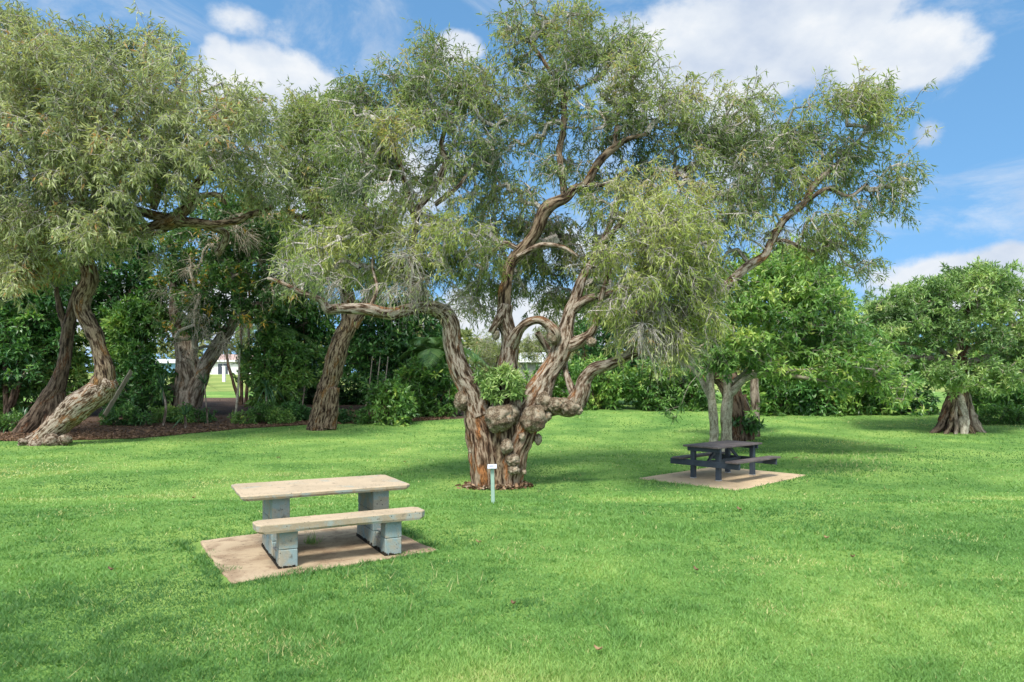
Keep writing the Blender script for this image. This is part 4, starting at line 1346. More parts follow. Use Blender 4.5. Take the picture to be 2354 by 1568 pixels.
for k, (x0, x1, yt, lab) in enumerate([(1725, 1830, 850, 'hedge shrub right behind the dark trunks of the timber table'), (1815, 1930, 838, 'hedge shrub under the long right branch of the pale stemmed tree'),
                                       (1910, 2030, 800, 'hedge shrub behind the branch tips of the pale stemmed tree'), (2010, 2140, 780, 'taller hedge shrub left of the stump like fig trunk'),
                                       (2220, 2330, 830, 'hedge shrub right of the stump like fig trunk'), (2310, 2440, 820, 'hedge shrub at the right edge of the photo')]):
    xm = (x0 + x1) / 2
    bush('hedge_shrub', lab, 'shrub', (xm, 955), [(x0, 960), (x0 + 5, yt + 40), (xm - 25, yt), (xm + 25, yt - 5), (x1 - 5, yt + 40), (x1, 960)], 620, 1.0, 'dark' if k % 2 else 'mid', 120 + k, HG, dd=.6, per=7)
bush('broadleaf_tree', 'rounded tree behind the gap between the pale stemmed tree and right fig', 'tree', (2060, 950), [(1950, 740), (1990, 690), (2050, 665), (2110, 660), (2140, 700), (2160, 800), (2060, 850), (1960, 830)], 900, 1.8, 'fig', 131, WG, dd=8, sub_r=.8, part0='trunk', stem_r=.15)
bush('broadleaf_tree', 'deep green tree rising behind the timber table', 'tree', (1830, 948), [(1700, 720), (1760, 600), (1860, 570), (1930, 640), (1960, 720), (1990, 800), (1900, 850), (1760, 850)], 1300, 1.8, 'mid', 132, WG, dd=4, part0='trunk', stem_r=.12)

bush('broadleaf_shrub', 'dark shrub behind the path between the fig and the furrowed trunk', 'shrub', (640, 945), [(585, 860), (600, 720), (660, 660), (720, 720), (720, 940), (600, 945)], 700, 1.0, 'dark', 161, SG, dd=4.5, per=7)
bush('broadleaf_shrub', 'dark shrub filling the thicket behind the slim stems', 'shrub', (820, 945), [(700, 945), (720, 860), (790, 840), (900, 850), (930, 945)], 700, .9, 'dark', 162, SG, dd=4.5, per=7)
bush('broadleaf_shrub', 'dark shrub behind the arching palm', 'shrub', (985, 945), [(900, 945), (910, 830), (990, 790), (1050, 830), (1060, 945)], 650, .9, 'dark', 163, SG, dd=4.0, per=7)
bush('broadleaf_shrub', 'shrub between the leaning trunk and the fig, before the blue house', 'shrub', (290, 955), [(240, 950), (240, 800), (300, 780), (345, 860), (400, 880), (410, 945)], 620, .9, 'mid', 164, SG, dd=4.5, per=7)
bush('broadleaf_shrub', 'loose shrub behind the fork in front of the grey cottage', 'shrub', (1250, 930), [(1120, 935), (1150, 880), (1225, 870), (1300, 835), (1330, 870), (1330, 940)], 620, 1.0, 'mid', 165, SG, dd=2.0, per=7)
bush('broadleaf_tree', 'olive tree far behind the ring shaped limb of the burled paperbark', 'tree', (1290, 930), [(1180, 800), (1230, 770), (1300, 740), (1350, 760), (1350, 830), (1240, 815)], 360, 1.2, 'weep_far', 166, WG, dd=6.0, per=7, part0='trunk', stem_r=.08)
bush('broadleaf_tree', 'dark foliage tree high between the left paperbark and the furrowed trunk', 'tree', (560, 950), [(380, 560), (470, 470), (600, 470), (680, 540), (700, 640), (640, 720), (520, 660), (420, 640)], 900, 1.6, 'dark', 167, WG, dd=5.0, per=7, part0='trunk', stem_r=.1)

# stems of the thicket, ground covers
for k, (bx, by, tx, ty, lab) in enumerate([(757, 952, 770, 880, ''), ]):
    pass
for k, (base, poly, n, kind, lab) in enumerate([
        ((30, 992), [(-40, 960), (40, 950), (75, 965), (60, 985), (-40, 990)], 130, 'fern', 'green ground cover at the far left foot of the wood'),
        ((285, 978), [(235, 945), (300, 935), (340, 955), (330, 975), (245, 978)], 150, 'darkfern', 'dark ground cover on the mulch under the leaning trunk'),
        ((440, 972), [(390, 955), (440, 942), (490, 955), (480, 972), (395, 972)], 130, 'darkfern', 'dark ground cover on the mulch at the fig foot'),
        ((395, 972), [(360, 948), (400, 938), (430, 955), (410, 972), (365, 970)], 110, 'fern', 'bright ground cover beside the spiky plant'),
        ((600, 975), [(540, 955), (600, 930), (660, 945), (670, 970), (560, 975)], 240, 'fern', 'ground cover at the right end of the mulch path'),
        ((670, 968), [(640, 945), (690, 930), (715, 955), (700, 970)], 130, 'darkfern', 'dark ground cover at the left foot of the furrowed trunk'),
        ((810, 972), [(780, 955), (830, 948), (850, 965), (800, 975)], 100, 'darkfern', 'dark ground cover at the right foot of the furrowed trunk'),
        ((2300, 975), [(2230, 955), (2300, 940), (2370, 950), (2370, 975), (2240, 978)], 220, 'fern', 'bright ferny ground cover right of the fig roots')]):
    bush('ground_cover_plant', lab, 'plant', base, poly, n, .5, kind, 150 + k, 'ground cover plants at the wood edge', stems=2, stem_r=.012, attach=.0, sub_r=.25, grow_step=.2)

# ------------------------------------------------------------------ tree at the timber table
D_T = float(G(1655, 1040)[1])
T_limbs = [
    [(1640, 1045, 0, 12.5), (1640, 1000, 0, 11), (1637, 950, 0, 10), (1633, 900, 0, 9.5), (1631, 850, 0, 8.5), (1628, 790, .1, 8), (1615, 730, .2, 6), (1605, 680, .3, 4)],
    [(1670, 1045, -.05, 14.5), (1669, 1000, -.05, 12.5), (1670, 950, -.05, 11.5), (1673, 905, -.05, 10.5), (1670, 860, -.05, 9.5), (1668, 800, 0, 8), (1680, 740, .1, 6.5), (1700, 680, .2, 5), (1715, 640, .2, 3.5)],
    [(1670, 915, -.05, 9), (1690, 895, -.2, 8.5), (1715, 872, -.4, 7.5), (1745, 862, -.6, 6.5), (1800, 862, -.8, 5), (1860, 870, -1, 4), (1920, 880, -1.1, 3)],
    [(1682, 880, -.1, 6), (1710, 860, 0, 5.5), (1760, 820, .1, 4.5), (1820, 790, .2, 3.5), (1890, 760, .3, 2.5)],
    [(1637, 925, 0, 7), (1615, 880, .2, 6), (1595, 850, .3, 5), (1560, 830, .4, 3.5), (1530, 810, .5, 2.5)],
    [(1672, 870, 0, 6), (1700, 800, .3, 5), (1760, 720, .5, 4.5), (1830, 660, .6, 3), (1870, 610, .6, 2)],
    [(1631, 850, 0, 6), (1600, 800, -.3, 5), (1575, 760, -.5, 3.5)],
    [(1715, 872, -.4, 5), (1780, 850, -.9, 4.5), (1850, 850, -1.3, 3.5), (1930, 840, -1.5, 2.5), (2010, 850, -1.6, 2)],
]
T_poly = [(1575, 740), (1620, 690), (1690, 620), (1760, 570), (1850, 575), (1920, 630), (1950, 710), (1985, 770), (2040, 820), (2095, 890), (2080, 920), (2030, 890), (1960, 900), (1880, 870), (1800, 850), (1740, 840), (1700, 820), (1640, 830), (1590, 800)]
tt1 = poly_tips(T_poly, 1900, D_T - .2, 1.7, rngu, .4, 8)
tt2 = clump_tips([(1660, 800, 40, 45, -1.6, .4, 60), (1650, 840, 30, 25, -1.7, .3, 30), (1545, 945, 8, 8, -1.2, .1, 4), (1735, 940, 8, 8, -1.2, .1, 3)], D_T, rngu, .3)
make_tree('broadleaf_tree', 'pale smooth stemmed tree just behind the dark timber table', 'tree', D_T, T_limbs, [('lime', np.vstack([tt1, tt2]))], 'smooth_bark',
          seed=61, seg=16, step=.08, attach=1.5, twig_r=.005, grow_step=.3, disp=.04)
D_T2 = float(G(1695, 1012)[1])
make_tree('dead_stump_tree', 'thick dark rough trunk right behind the pale stems', 'tree', D_T2,
          [[(1692, 1022, 0, 27), (1693, 985, 0, 22), (1690, 940, 0, 21), (1675, 880, .1, 24), (1640, 840, .2, 26), (1622, 800, .2, 20)], [(1715, 1010, .2, 20), (1712, 960, .2, 17), (1700, 910, .2, 14)]],
          [('dark', clump_tips([(1610, 780, 50, 40, .3, .7, 60), (1715, 970, 18, 30, -.2, .3, 18)], D_T2, rngu, .3))], 'dark_bark', seed=63, seg=24, attach=.6, disp=.16, flute=.2)
D_T3 = float(G(1735, 1003)[1])
make_tree('vine_trunk_tree', 'narrow brown trunk standing right of the thick dark trunk', 'tree', D_T3,
          [[(1736, 1010, 0, 12), (1736, 970, 0, 10), (1737, 920, 0, 10), (1735, 870, 0, 9), (1740, 800, 0, 7)]],
          [('dark', clump_tips([(1740, 800, 50, 45, .2, .7, 70), (1715, 985, 14, 20, 0, .2, 14)], D_T3, rngu, .3))], 'fig_bark', seed=65, seg=14, attach=.3, disp=.12)

# ------------------------------------------------------------------ big fig at right
D_R = float(G(2200, 990)[1])
R_limbs = [
    ['dark_bark', (2200, 1000, 0, 46), (2200, 985, 0, 36), (2200, 965, 0, 29), (2202, 940, 0, 24), (2204, 905, 0, 19), (2206, 870, 0, 15), (2208, 830, 0, 12), (2215, 780, 0, 10), (2225, 730, 0, 7), (2230, 690, 0, 5)],
    ['dark_bark', (2138, 1000, -.6, 5), (2156, 985, -.45, 9), (2170, 960, -.3, 11), (2182, 925, -.1, 9), (2194, 880, 0, 7)],
    [(2268, 1000, -.4, 5), (2250, 987, -.35, 9), (2236, 962, -.2, 11), (2224, 925, -.1, 9), (2214, 880, 0, 7)],
    ['paperbark_dark', (2170, 1004, -.9, 4), (2180, 985, -.75, 6), (2190, 950, -.5, 6), (2199, 905, -.3, 5)],
    ['smooth_bark', (2216, 1003, -.8, 8), (2216, 975, -.62, 11), (2213, 940, -.42, 9), (2209, 900, -.25, 6)],
    ['paperbark_dark', (2240, 1002, -.8, 4), (2228, 980, -.7, 6), (2208, 950, -.55, 4), (2196, 925, -.4, 3)],
    [(2195, 1004, -.9, 4), (2199, 980, -.75, 5), (2196, 950, -.55, 4), (2203, 915, -.4, 3)],
    [(2203, 850, 0, 11), (2160, 830, -.2, 7), (2110, 822, -.4, 5), (2050, 818, -.5, 4), (1990, 812, -.6, 3)],
    [(2205, 840, 0, 9), (2150, 800, .1, 6), (2090, 790, .2, 4), (2030, 790, .3, 3)],
    [(2212, 840, 0, 9), (2260, 820, -.1, 7), (2310, 800, -.2, 5), (2370, 790, -.3, 4), (2430, 790, -.3, 3)],
    [(2212, 820, 0, 9), (2260, 780, .1, 7), (2320, 750, .2, 5), (2380, 720, .2, 3)],
    [(2208, 810, 0, 9), (2180, 750, 0, 7), (2140, 700, 0, 5), (2110, 680, 0, 3)],
    [(2260, 820, -.1, 5), (2300, 840, -.6, 4), (2350, 850, -.9, 3)],
]
R_clumps = []
for cx, cy, rx, ry, n in [(2215, 665, 60, 34, 120), (2150, 690, 50, 30, 90), (2080, 700, 50, 28, 80), (2290, 650, 60, 30, 110), (2360, 680, 60, 40, 110), (2110, 740, 60, 25, 90), (2190, 730, 50, 22, 80), (2270, 715, 60, 25, 100), (2350, 740, 60, 28, 100),
                          (2040, 760, 50, 25, 80), (2240, 770, 60, 22, 90), (2160, 780, 50, 20, 70), (2320, 785, 60, 24, 90), (2400, 780, 60, 40, 90), (2010, 810, 40, 20, 50), (2090, 840, 50, 22, 60), (2150, 860, 45, 22, 60), (2270, 860, 50, 26, 80), (2340, 850, 55, 28, 80),
                          (2230, 872, 40, 20, 60), (2180, 860, 40, 22, 60), (2300, 890, 40, 15, 30), (2030, 720, 30, 25, 50), (2440, 840, 50, 40, 70), (2130, 665, 30, 18, 40), (2250, 640, 40, 18, 60)]:
    for dz in (-1.6, .6):
        R_clumps.append((cx, cy, rx, ry, dz * (1 - abs(cx - 2220) / 420), .9, int(n * .62)))
make_tree('fig_tree', 'domed fig with broad buttressed trunk at the right edge of the lawn', 'tree', D_R, R_limbs, [('fig', clump_tips(R_clumps, D_R, rngu, .45))], 'fig_bark',
          seed=71, seg=24, step=.10, attach=2.3, twig_r=.007, grow_step=.35, disp=.14, flute=.16)

# ------------------------------------------------------------------ spiky plants, palm
def strap_plant(name, label, cat, base, top, n, Lm, w, arch, seed, mat='strap_leaf', trunk_r=.05, group=None, up=.3, barkm='fig_bark', bend=0.0):
    rng = np.random.default_rng(seed)
    g = G(*base)
    d = g[1]
    t = W(top[0], top[1], d)
    root = empty(name, g, label, cat, group)
    mb = MB()
    m = (g + t) / 2 + [bend, 0, 0]
    pth = catmull([[*g - [0, 0, .05], trunk_r * 1.2], [*m, trunk_r], [*t, trunk_r * .8]], .08)
    mb.tube(pth[:, :3], pth[:, 3], 10, .08, seed)
    mb.build('stem', M(barkm), root, True)
    vs, qs, tn, off = [], [], [], 0
    for i in range(n):
        az = rng.uniform(0, 2 * math.pi)
        el = rng.uniform(up - .8, 1.45)
        dr = np.array([math.cos(az) * math.cos(el), math.sin(az) * math.cos(el), math.sin(el)])
        L = Lm * rng.uniform(.7, 1.15)
        s = norm(np.cross(dr, [0, 0, 1.0]) + 1e-6)
        k = np.linspace(0, 1, 7)
        p = t + dr * (k * L)[:, None] + np.array([0, 0, -1]) * (arch * L * k ** 2.2)[:, None]
        ww = w * np.array([.6, .95, 1, .9, .7, .42, .03])
        vs.append(np.stack([p - s * ww[:, None], p + s * ww[:, None]], 1).reshape(-1, 3))
        for a in range(6):
            qs.append([off + 2 * a, off + 2 * a + 1, off + 2 * a + 3, off + 2 * a + 2])
        off += 14
        tn.append(np.full(14, np.clip(rng.normal(.5, .22), 0, 1)))
    me = mesh_np('leaves', np.vstack(vs), [np.array(qs)], [M(mat)], {'tint': np.concatenate(tn)})
    link('foliage', me, root)
    return root


strap_plant('spiky_plant', 'blue green spiky plant on a curved stem left of the fig trunk', 'plant', (375, 980), (372, 890), 46, 1.0, .022, .35, 1, bend=.15)
strap_plant('spiky_plant', 'spiky rosette plant right of the fig trunk beside the path', 'plant', (478, 976), (470, 882), 44, .75, .016, .12, 2, trunk_r=.03)
strap_plant('spiky_plant', 'low bronze spiky plant at the foot of the fig', 'plant', (428, 986), (425, 955), 26, .85, .02, .3, 3, trunk_r=.05)
strap_plant('spiky_plant', 'tall thin stemmed plant with a drooping leaf head beside the path', 'plant', (540, 968), (551, 800), 40, .75, .016, .5, 4, trunk_r=.05, bend=.05, barkm='smooth_bark')
strap_plant('spiky_plant', 'dark strap leafed plant beneath the big leafed shrub', 'plant', (612, 968), (612, 890), 40, 1.1, .03, .7, 5, trunk_r=.04)
strap_plant('spiky_plant', 'yellowish spiky plant seen left of the shrub in the fork', 'plant', (1095, 925), (1092, 835), 60, 1.3, .03, .15, 6, mat='palm_leaf', trunk_r=.08)
strap_plant('spiky_plant', 'spiky plant against the grey wall seen in the fork', 'plant', (1212, 925), (1212, 862), 40, 1.2, .03, .25, 7, trunk_r=.06, mat='palm_leaf')
for k, (bx, by, L, lab) in enumerate([(52, 988, 1.3, 'tall strap leaf clump left of the hollow trunk'), (15, 992, 1.0, 'strap leaf clump at the left edge of the photo'), (335, 978, .9, 'dark strap leaf clump right of the leaning trunk base')]):
    strap_plant('strap_leaf_clump', lab, 'plant', (bx, by), (bx, by - 12), 60, L, .022, .45, 20 + k, trunk_r=.05, up=.9, group='strap leaf clumps at the wood edge')


def palm(name, label, base, crown, fronds, Lm, seed):
    rng = np.random.default_rng(seed)
    g = G(*base)
    d = g[1]
    t = W(*crown, d)
    root = empty(name, g, label, 'palm')
    mb = MB()
    pth = catmull([[*g - [0, 0, .05], .09], [*(g * .5 + t * .5), .08], [*t, .07]], .1)
    mb.tube(pth[:, :3], pth[:, 3], 10, .08, seed)
    mb.build('trunk', M('fig_bark'), root, True)
    for i in range(fronds):
        az = i * 2.4 + rng.uniform(-.3, .3)
        el = rng.uniform(.35, 1.2)
        L = Lm * rng.uniform(.8, 1.1)
        dr = np.array([math.cos(az) * math.cos(el), math.sin(az) * math.cos(el), math.sin(el)])
        vs, qs, tn, off = [], [], [], 0
        m = 34
        k = np.linspace(.08, 1, m)
        sp = t + dr * (k * L)[:, None] + np.array([0, 0, -1]) * (.75 * L * k ** 2.1)[:, None]
        tan = norm(np.gradient(sp, axis=0))
        s = norm(np.cross(tan, [0, 0, 1.]))
        for sg in (-1, 1):
            ll = .62 * np.sin(np.clip(k * 1.02, 0, 1) * math.pi) ** .6 * Lm / 2.4
            ld = norm(s * sg + tan * .55 + np.array([0, 0, -.28]))
            e = sp + ld * ll[:, None]
            md = sp + ld * (ll * .5)[:, None] + np.array([0, 0, .03])
            wv = tan * .028
            for a in range(m):
                vs.append(np.array([sp[a] - wv[a] * .6, sp[a] + wv[a] * .6, md[a] + wv[a], e[a] + [0, 0, -.05], md[a] - wv[a]]))
                qs.append([off, off + 1, off + 2, off + 3, off + 4])
                off += 5
                tn.append(np.full(5, np.clip(rng.normal(.5, .18), 0, 1)))
        o = link('frond', mesh_np('frond', np.vstack(vs), [np.array(qs)], [M('palm_leaf')], {'tint': np.concatenate(tn)}), root)
    return root


palm('palm_plant', 'arching palm behind the left stem of the burled paperbark', (1000, 955), (1002, 812), 15, 3.1, 3)
palm('palm_plant', 'dark hanging palm left of the furrowed leaning trunk', (655, 950), (650, 770), 11, 2.4, 4)
palm('palm_plant', 'pale palm beyond the path near the white house', (596, 900), (595, 760), 12, 4.2, 5)


# slim thicket stems
for k, (bx, by, tx, ty, lab) in enumerate([(690, 955, 700, 860, 'slim forked pale stem left of the furrowed trunk'), (835, 955, 850, 880, 'slim straight stem in the thicket, left of a close pair'),
                                           (868, 962, 868, 880, 'left stem of the close pair in the thicket'), (876, 962, 886, 880, 'right stem of the close pair in the thicket')]):
    g = G(bx, by)
    mb = MB()
    d = g[1]
    p = catmull([[*(g - [0, 0, .05]), .06], [*W((bx + tx) / 2 + 3, (by + ty) / 2, d), .045], [*W(tx, ty, d), .035], [*W(tx + 6, ty - 60, d + .3), .02]], .1)
    mb.tube(p[:, :3], p[:, 3], 9, .08, k)
    o = mb.build('sapling_stem', M('grey_timber'), None, True)
    tag(o, lab, 'sapling', 'saplings in the thicket')

# grey plank leaning by the leaning trunk
mb = MB()
p0, p1 = W(240, 955, D_L + 2.2), W(302, 853, D_L + 3.2)
mb.bar(p0, p1, .05, .25, (0, 1, 0), .01)
tag(mb.build('timber_plank', M('grey_timber')), 'bare grey plank leaning behind the sawn stub of the leaning paperbark', 'plank')

# ------------------------------------------------------------------ houses beyond
def house_base(vx, vy):
    return G(vx, vy, 160)


def house(name, label, x0, x1, ybase, ywall, yroof, wallm, roofm, d, depth=7.0, openings=(), gable=True):
    pl, pr = W(x0, ybase, d), W(x1, ybase, d)
    zb = float(min(ground(pl[0], d), ground(pr[0], d))) - .1
    top = float(W(x0, ywall, d)[2])
    rid = float(W(x0, yroof, d)[2])
    cx, w = (pl[0] + pr[0]) / 2, (pr[0] - pl[0])
    root = empty(name, (cx, d, zb), label, 'house')
    mb = MB()
    mb.box((cx, d + depth / 2, (zb + top) / 2), (w / 2, depth / 2, (top - zb) / 2))
    mb.build('wall', M(wallm), root)
    mb = MB()
    ov = .45
    a0, a1 = cx - w / 2 - ov, cx + w / 2 + ov
    y0, y1 = d - ov, d + depth + ov
    if gable:
        ym = (y0 + y1) / 2
        vs = [(a0, y0, top + .02), (a1, y0, top + .02), (a1, y1, top + .02), (a0, y1, top + .02), (a0 + w * .2, ym, rid), (a1 - w * .2, ym, rid)]
        mb.add(vs, [(0, 1, 5, 4), (2, 3, 4, 5), (1, 2, 5), (3, 0, 4), (0, 3, 2, 1)])
    else:
        mb.box((cx, (y0 + y1) / 2, (top + rid) / 2 + .02), ((a1 - a0) / 2, (y1 - y0) / 2, (rid - top) / 2))
    mb.build('roof', M(roofm), root)
    mb = MB()
    mb.box((cx, d - ov - .04, top - .06), (w / 2 + ov, .03, .14))
    mb.build('fascia', M('white_trim'), root)
    for (ox0, ox1, oy0, oy1, kind) in openings:
        a, b2 = W(ox0, oy0, d), W(ox1, oy1, d)
        mb = MB()
        mb.box(((a[0] + b2[0]) / 2, d - .02, (a[2] + b2[2]) / 2), ((b2[0] - a[0]) / 2 + .08, .05, (a[2] - b2[2]) / 2 + .08))
        fr = mb.build(kind, M('white_trim'), root)
        mb = MB()
        hw = (b2[0] - a[0]) / 2
        for s in (-1, 1):
            mb.box(((a[0] + b2[0]) / 2 + s * hw / 2, d - .09, (a[2] + b2[2]) / 2), (hw / 2 - .04, .02, (a[2] - b2[2]) / 2))
        mb.build('pane', M('dark_glass'), fr)
    return root


dh = float(G(520, 861, 160)[1])
house('cottage', 'white house with dark sliding door seen past the fig trunk', 462, 590, 861, 829, 812, 'white_wall', 'pink_roof', dh, 8, [(501, 525, 836, 860, 'sliding_door'), (481, 487, 838, 854, 'window'), (468, 474, 840, 852, 'window')])
house('cottage', 'light blue house left of the fig trunk', 335, 405, 858, 832, 826, 'blue_wall', 'pale_roof', dh + 3, 7, [(350, 358, 840, 852, 'window')], False)
house('cottage', 'deep blue house right of the white house', 615, 700, 862, 832, 818, 'deep_blue_wall', 'pale_roof', dh + 1, 7, [(640, 652, 838, 852, 'window')])
house('cottage', 'grey boarded cottage with pale roof seen in the fork', 1190, 1300, 905, 828, 806, 'grey_wall', 'pale_roof', 62, 7, [(1240, 1262, 840, 870, 'window')])
g = G(515, 878, 160)
mb = MB()
hpost = (878 - 843) / FPX * g[1]
mb.box(g + [0, 0, hpost / 2], (.16, .16, hpost / 2 + .02), bev=.02)
mb.box(g + [0, 0, hpost + .03], (.20, .20, .05), bev=.02)
tag(mb.build('bollard', M('white_trim')), 'white post standing on the lawn before the white house', 'post')

# distant wood
def far_wood():
    rng = np.random.default_rng(77)
    segs = [(-300, 200, 770, 150), (200, 700, 765, 165), (700, 1100, 770, 120), (1100, 1260, 800, 100), (1260, 1800, 800, 110), (1800, 2700, 800, 120)]
    T = []
    for x0, x1, yt, d in segs:
        n = int((x1 - x0) * 1.0)
        vx = rng.uniform(x0, x1, n)
        top = yt + 30 * (fbm(np.stack([vx * .02, vx * 0, vx * 0], -1), 3, 5) - .5) * 2
        f = rng.uniform(0, 1, n) ** .7
        vy = top + (862 - top) * (1 - f)
        dd = d + rng.uniform(0, 14, n)
        T.append(np.stack([(vx - CX) / FPX * dd, dd, CZ - (vy - HY) / FPX * dd], -1))
    T = np.vstack(T)
    K = dict(KINDS['far'])
    K.update(L=1.1, W=.55, tl=1.2, n=14)
    P, q4, t3, V, lq, tint = leaf_arrays(T, norm(rng.normal(size=T.shape)), K, rng, rng.uniform(.2, .7, len(T)))
    me = mesh_np('distant_wood', V, [lq], [M('far_leaf')], {'tint': tint})
    tag(link('distant_wood', me), 'distant line of pale green trees beyond the houses', 'trees', kind='stuff')


far_wood()
bush('distant_tree', 'yellowish tree far behind the fork of the burled paperbark', 'tree', (1135, 915), [(1095, 800), (1115, 775), (1150, 765), (1185, 785), (1190, 840), (1150, 860), (1100, 850)], 260, 1.5, 'weep_far', 141, None, dd=2, sub_r=.8, part0='trunk', stem_r=.12)

# ------------------------------------------------------------------ concrete table
def concrete_table():
    a = math.radians(28)
    u = np.array([math.cos(a), math.sin(a), 0])
    v = np.array([-math.sin(a), math.cos(a), 0])
    k = np.array([0, 0, 1.0])
    O = np.array([-2.165, 6.47, NEAR_Z])
    P = lambda x, y, z: O + u * x + v * y + k * z
    root = empty('picnic_table', P(.55, .5, 0), 'weathered concrete picnic table with one bench on painted block legs', 'picnic table')

    def slab(name, x0, x1, y0, y1, z0, z1, cut, mat, seed):
        """plank of concrete with clipped corners and slightly worn rims"""
        c = [(x0 + cut, y0), (x1 - cut, y0), (x1, y0 + cut), (x1, y1 - cut), (x1 - cut, y1), (x0 + cut, y1), (x0, y1 - cut), (x0, y0 + cut)]
        pts = []
        for i in range(8):
            p, q = np.array(c[i]), np.array(c[(i + 1) % 8])
            n = max(1, int(np.linalg.norm(q - p) / .04))
            for t in np.arange(n) / n:
                pts.append(p + (q - p) * t)
        pts = np.array(pts)
        n = len(pts)
        cen = pts.mean(0)
        rr = (fbm(np.column_stack([pts * 9, np.full(n, seed)]), 3, seed) - .5)
        dirs = norm(pts - cen)
        rings = []
        for z, ins in ((z0, .030), (z0 + .022, .004), (z1 - .010, 0), (z1 - .003, .003), (z1, .010)):
            q = pts - dirs * (ins + rr[:, None] * .016)
            rings.append(np.array([P(x, y, z) for x, y in q]))
        fs = []
        for i in range(4):
            for j in range(n):
                fs.append([i * n + j, i * n + (j + 1) % n, (i + 1) * n + (j + 1) % n, (i + 1) * n + j])
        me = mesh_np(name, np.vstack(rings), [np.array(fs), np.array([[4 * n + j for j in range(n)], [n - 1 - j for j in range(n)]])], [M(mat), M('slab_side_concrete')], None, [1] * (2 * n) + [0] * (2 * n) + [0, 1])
        return link(name, me, root)

    slab('tabletop', -.30, 1.38, .24, 1.15, .607, .66, .045, 'slab_top_concrete', 3)
    slab('seat', -.21, 1.43, -.075, .205, .345, .43, .05, 'slab_top_concrete', 5)
    for x in (0.0, 1.02):
        w = .17
        def block(name, y0, y1, z0, z1, dx=0.0):
            mb = MB()
            mb.box(P(x + w / 2 + dx, (y0 + y1) / 2, (z0 + z1) / 2), (w / 2, (y1 - y0) / 2, (z1 - z0) / 2), u, v, k, .007)
            return mb
        leg = block('leg', .0, .165, 0, .168)
        leg.box(P(x + w / 2 + .002, .083, .256), (w / 2, .082, .085), u, v, k, .007)
        leg.build('bench_leg', M('painted_block'), root)
        ped = MB()
        for (y0, y1, z0, z1) in ((.40, .70, .172, .374), (.703, 1.0, .172, .374), (.40, .55, .378, .605), (.553, .85, .378, .605), (.853, 1.0, .378, .605)):
            ped.box(P(x + w / 2 + RNG.uniform(-.003, .003), (y0 + y1) / 2, (z0 + z1) / 2), (w / 2, (y1 - y0) / 2, (z1 - z0) / 2), u, v, k, .006)
        ped.build('pedestal', M('painted_block'), root)
        ft = MB()
        for (y0, y1) in ((.168, .39), (.393, .72), (.723, 1.04)):
            ft.box(P(x + w / 2 + RNG.uniform(-.003, .003), (y0 + y1) / 2, .084), (w / 2 - (.02 if y0 < .2 else 0), (y1 - y0) / 2, .084), u, v, k, .006)
        ft.build('footing', M('painted_block'), root)
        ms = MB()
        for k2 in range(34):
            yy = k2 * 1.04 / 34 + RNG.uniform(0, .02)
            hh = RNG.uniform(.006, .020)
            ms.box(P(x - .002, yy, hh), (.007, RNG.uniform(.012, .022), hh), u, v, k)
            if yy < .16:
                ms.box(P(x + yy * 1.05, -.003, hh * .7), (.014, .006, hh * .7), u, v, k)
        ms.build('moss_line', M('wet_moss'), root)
        br = MB()
        br.box(P(x + w / 2, .28, .195), (w / 2 - .03, .10, .004), u, v, k)
        bro = br.build('bracket', M('galvanised'), root)
        for y in (.19, .25, .31):
            bb = MB()
            p = P(x + .018, y, .13)
            bb.tube([p, p - u * .025], [.012, .012], 6)
            bb.build('bolt', M('galvanised'), bro)


concrete_table()


# ------------------------------------------------------------------ dark timber table
def timber_table():
    A = np.array([4.51, 15.2, FAR_Z])
    ang = math.atan2(.98, 1.11)
    u = np.array([math.cos(ang), math.sin(ang), 0])
    v = np.array([-math.sin(ang), math.cos(ang), 0])
    k = np.array([0, 0, 1.0])
    P = lambda x, y, z: A + u * x + v * y + k * z
    SX, SY = 1.42, .64
    root = empty('picnic_table', P(SX / 2, SY / 2, 0), 'dark painted timber picnic table with two benches under the pale stemmed tree', 'picnic table')
    mb = MB()
    for i in range(5):
        y0 = -.13 + i * .182
        mb.box(P(SX / 2, y0 + .087, .735), (.93, .085, .02), u, v, k, .006)
    mb.build('tabletop', M('worn_timber'), root)
    for y in (-.50, .86):
        mb = MB()
        for i in range(2):
            mb.box(P(SX / 2 + .02, y + i * .145 + .0, .445), (.93, .07, .02), u, v, k, .006)
        mb.build('seat', M('worn_timber'), root)
    for x in (0, SX):
        for y in (0, SY):
            mb = MB()
            mb.box(P(x, y, .36), (.05, .05, .352), u, v, k, .006)
            lg = mb.build('leg', M('dark_timber_paint'), root)
            fb = MB()
            fb.box(P(x, y, .012), (.056, .056, .01), u, v, k, .002)
            fb.box(P(x + .054, y, .085), (.004, .03, .085), u, v, k, .001)
            fb.build('foot_bracket', M('galvanised'), lg)
        s = -1 if x == 0 else 1
        mb = MB()
        mb.box(P(x + s * .072, SY / 2, .355), (.022, .88, .066), u, v, k, .006)
        mb.build('seat_beam', M('dark_timber_paint'), root)
        mb = MB()
        mb.box(P(x + s * .072, SY / 2, .665), (.022, .42, .045), u, v, k, .006)
        mb.build('top_beam', M('dark_timber_paint'), root)
        mb = MB()
        mb.bar(P(x - s * .06, SY / 2, .37), P(x - s * .50, SY / 2, .70), .07, .045, v, .005)
        mb.build('brace', M('dark_timber_paint'), root)
    mb = MB()
    mb.box(P(SX / 2, SY / 2, .36), (SX / 2 + .04, .02, .05), u, v, k, .005)
    mb.build('stretcher', M('dark_timber_paint'), root)


timber_table()


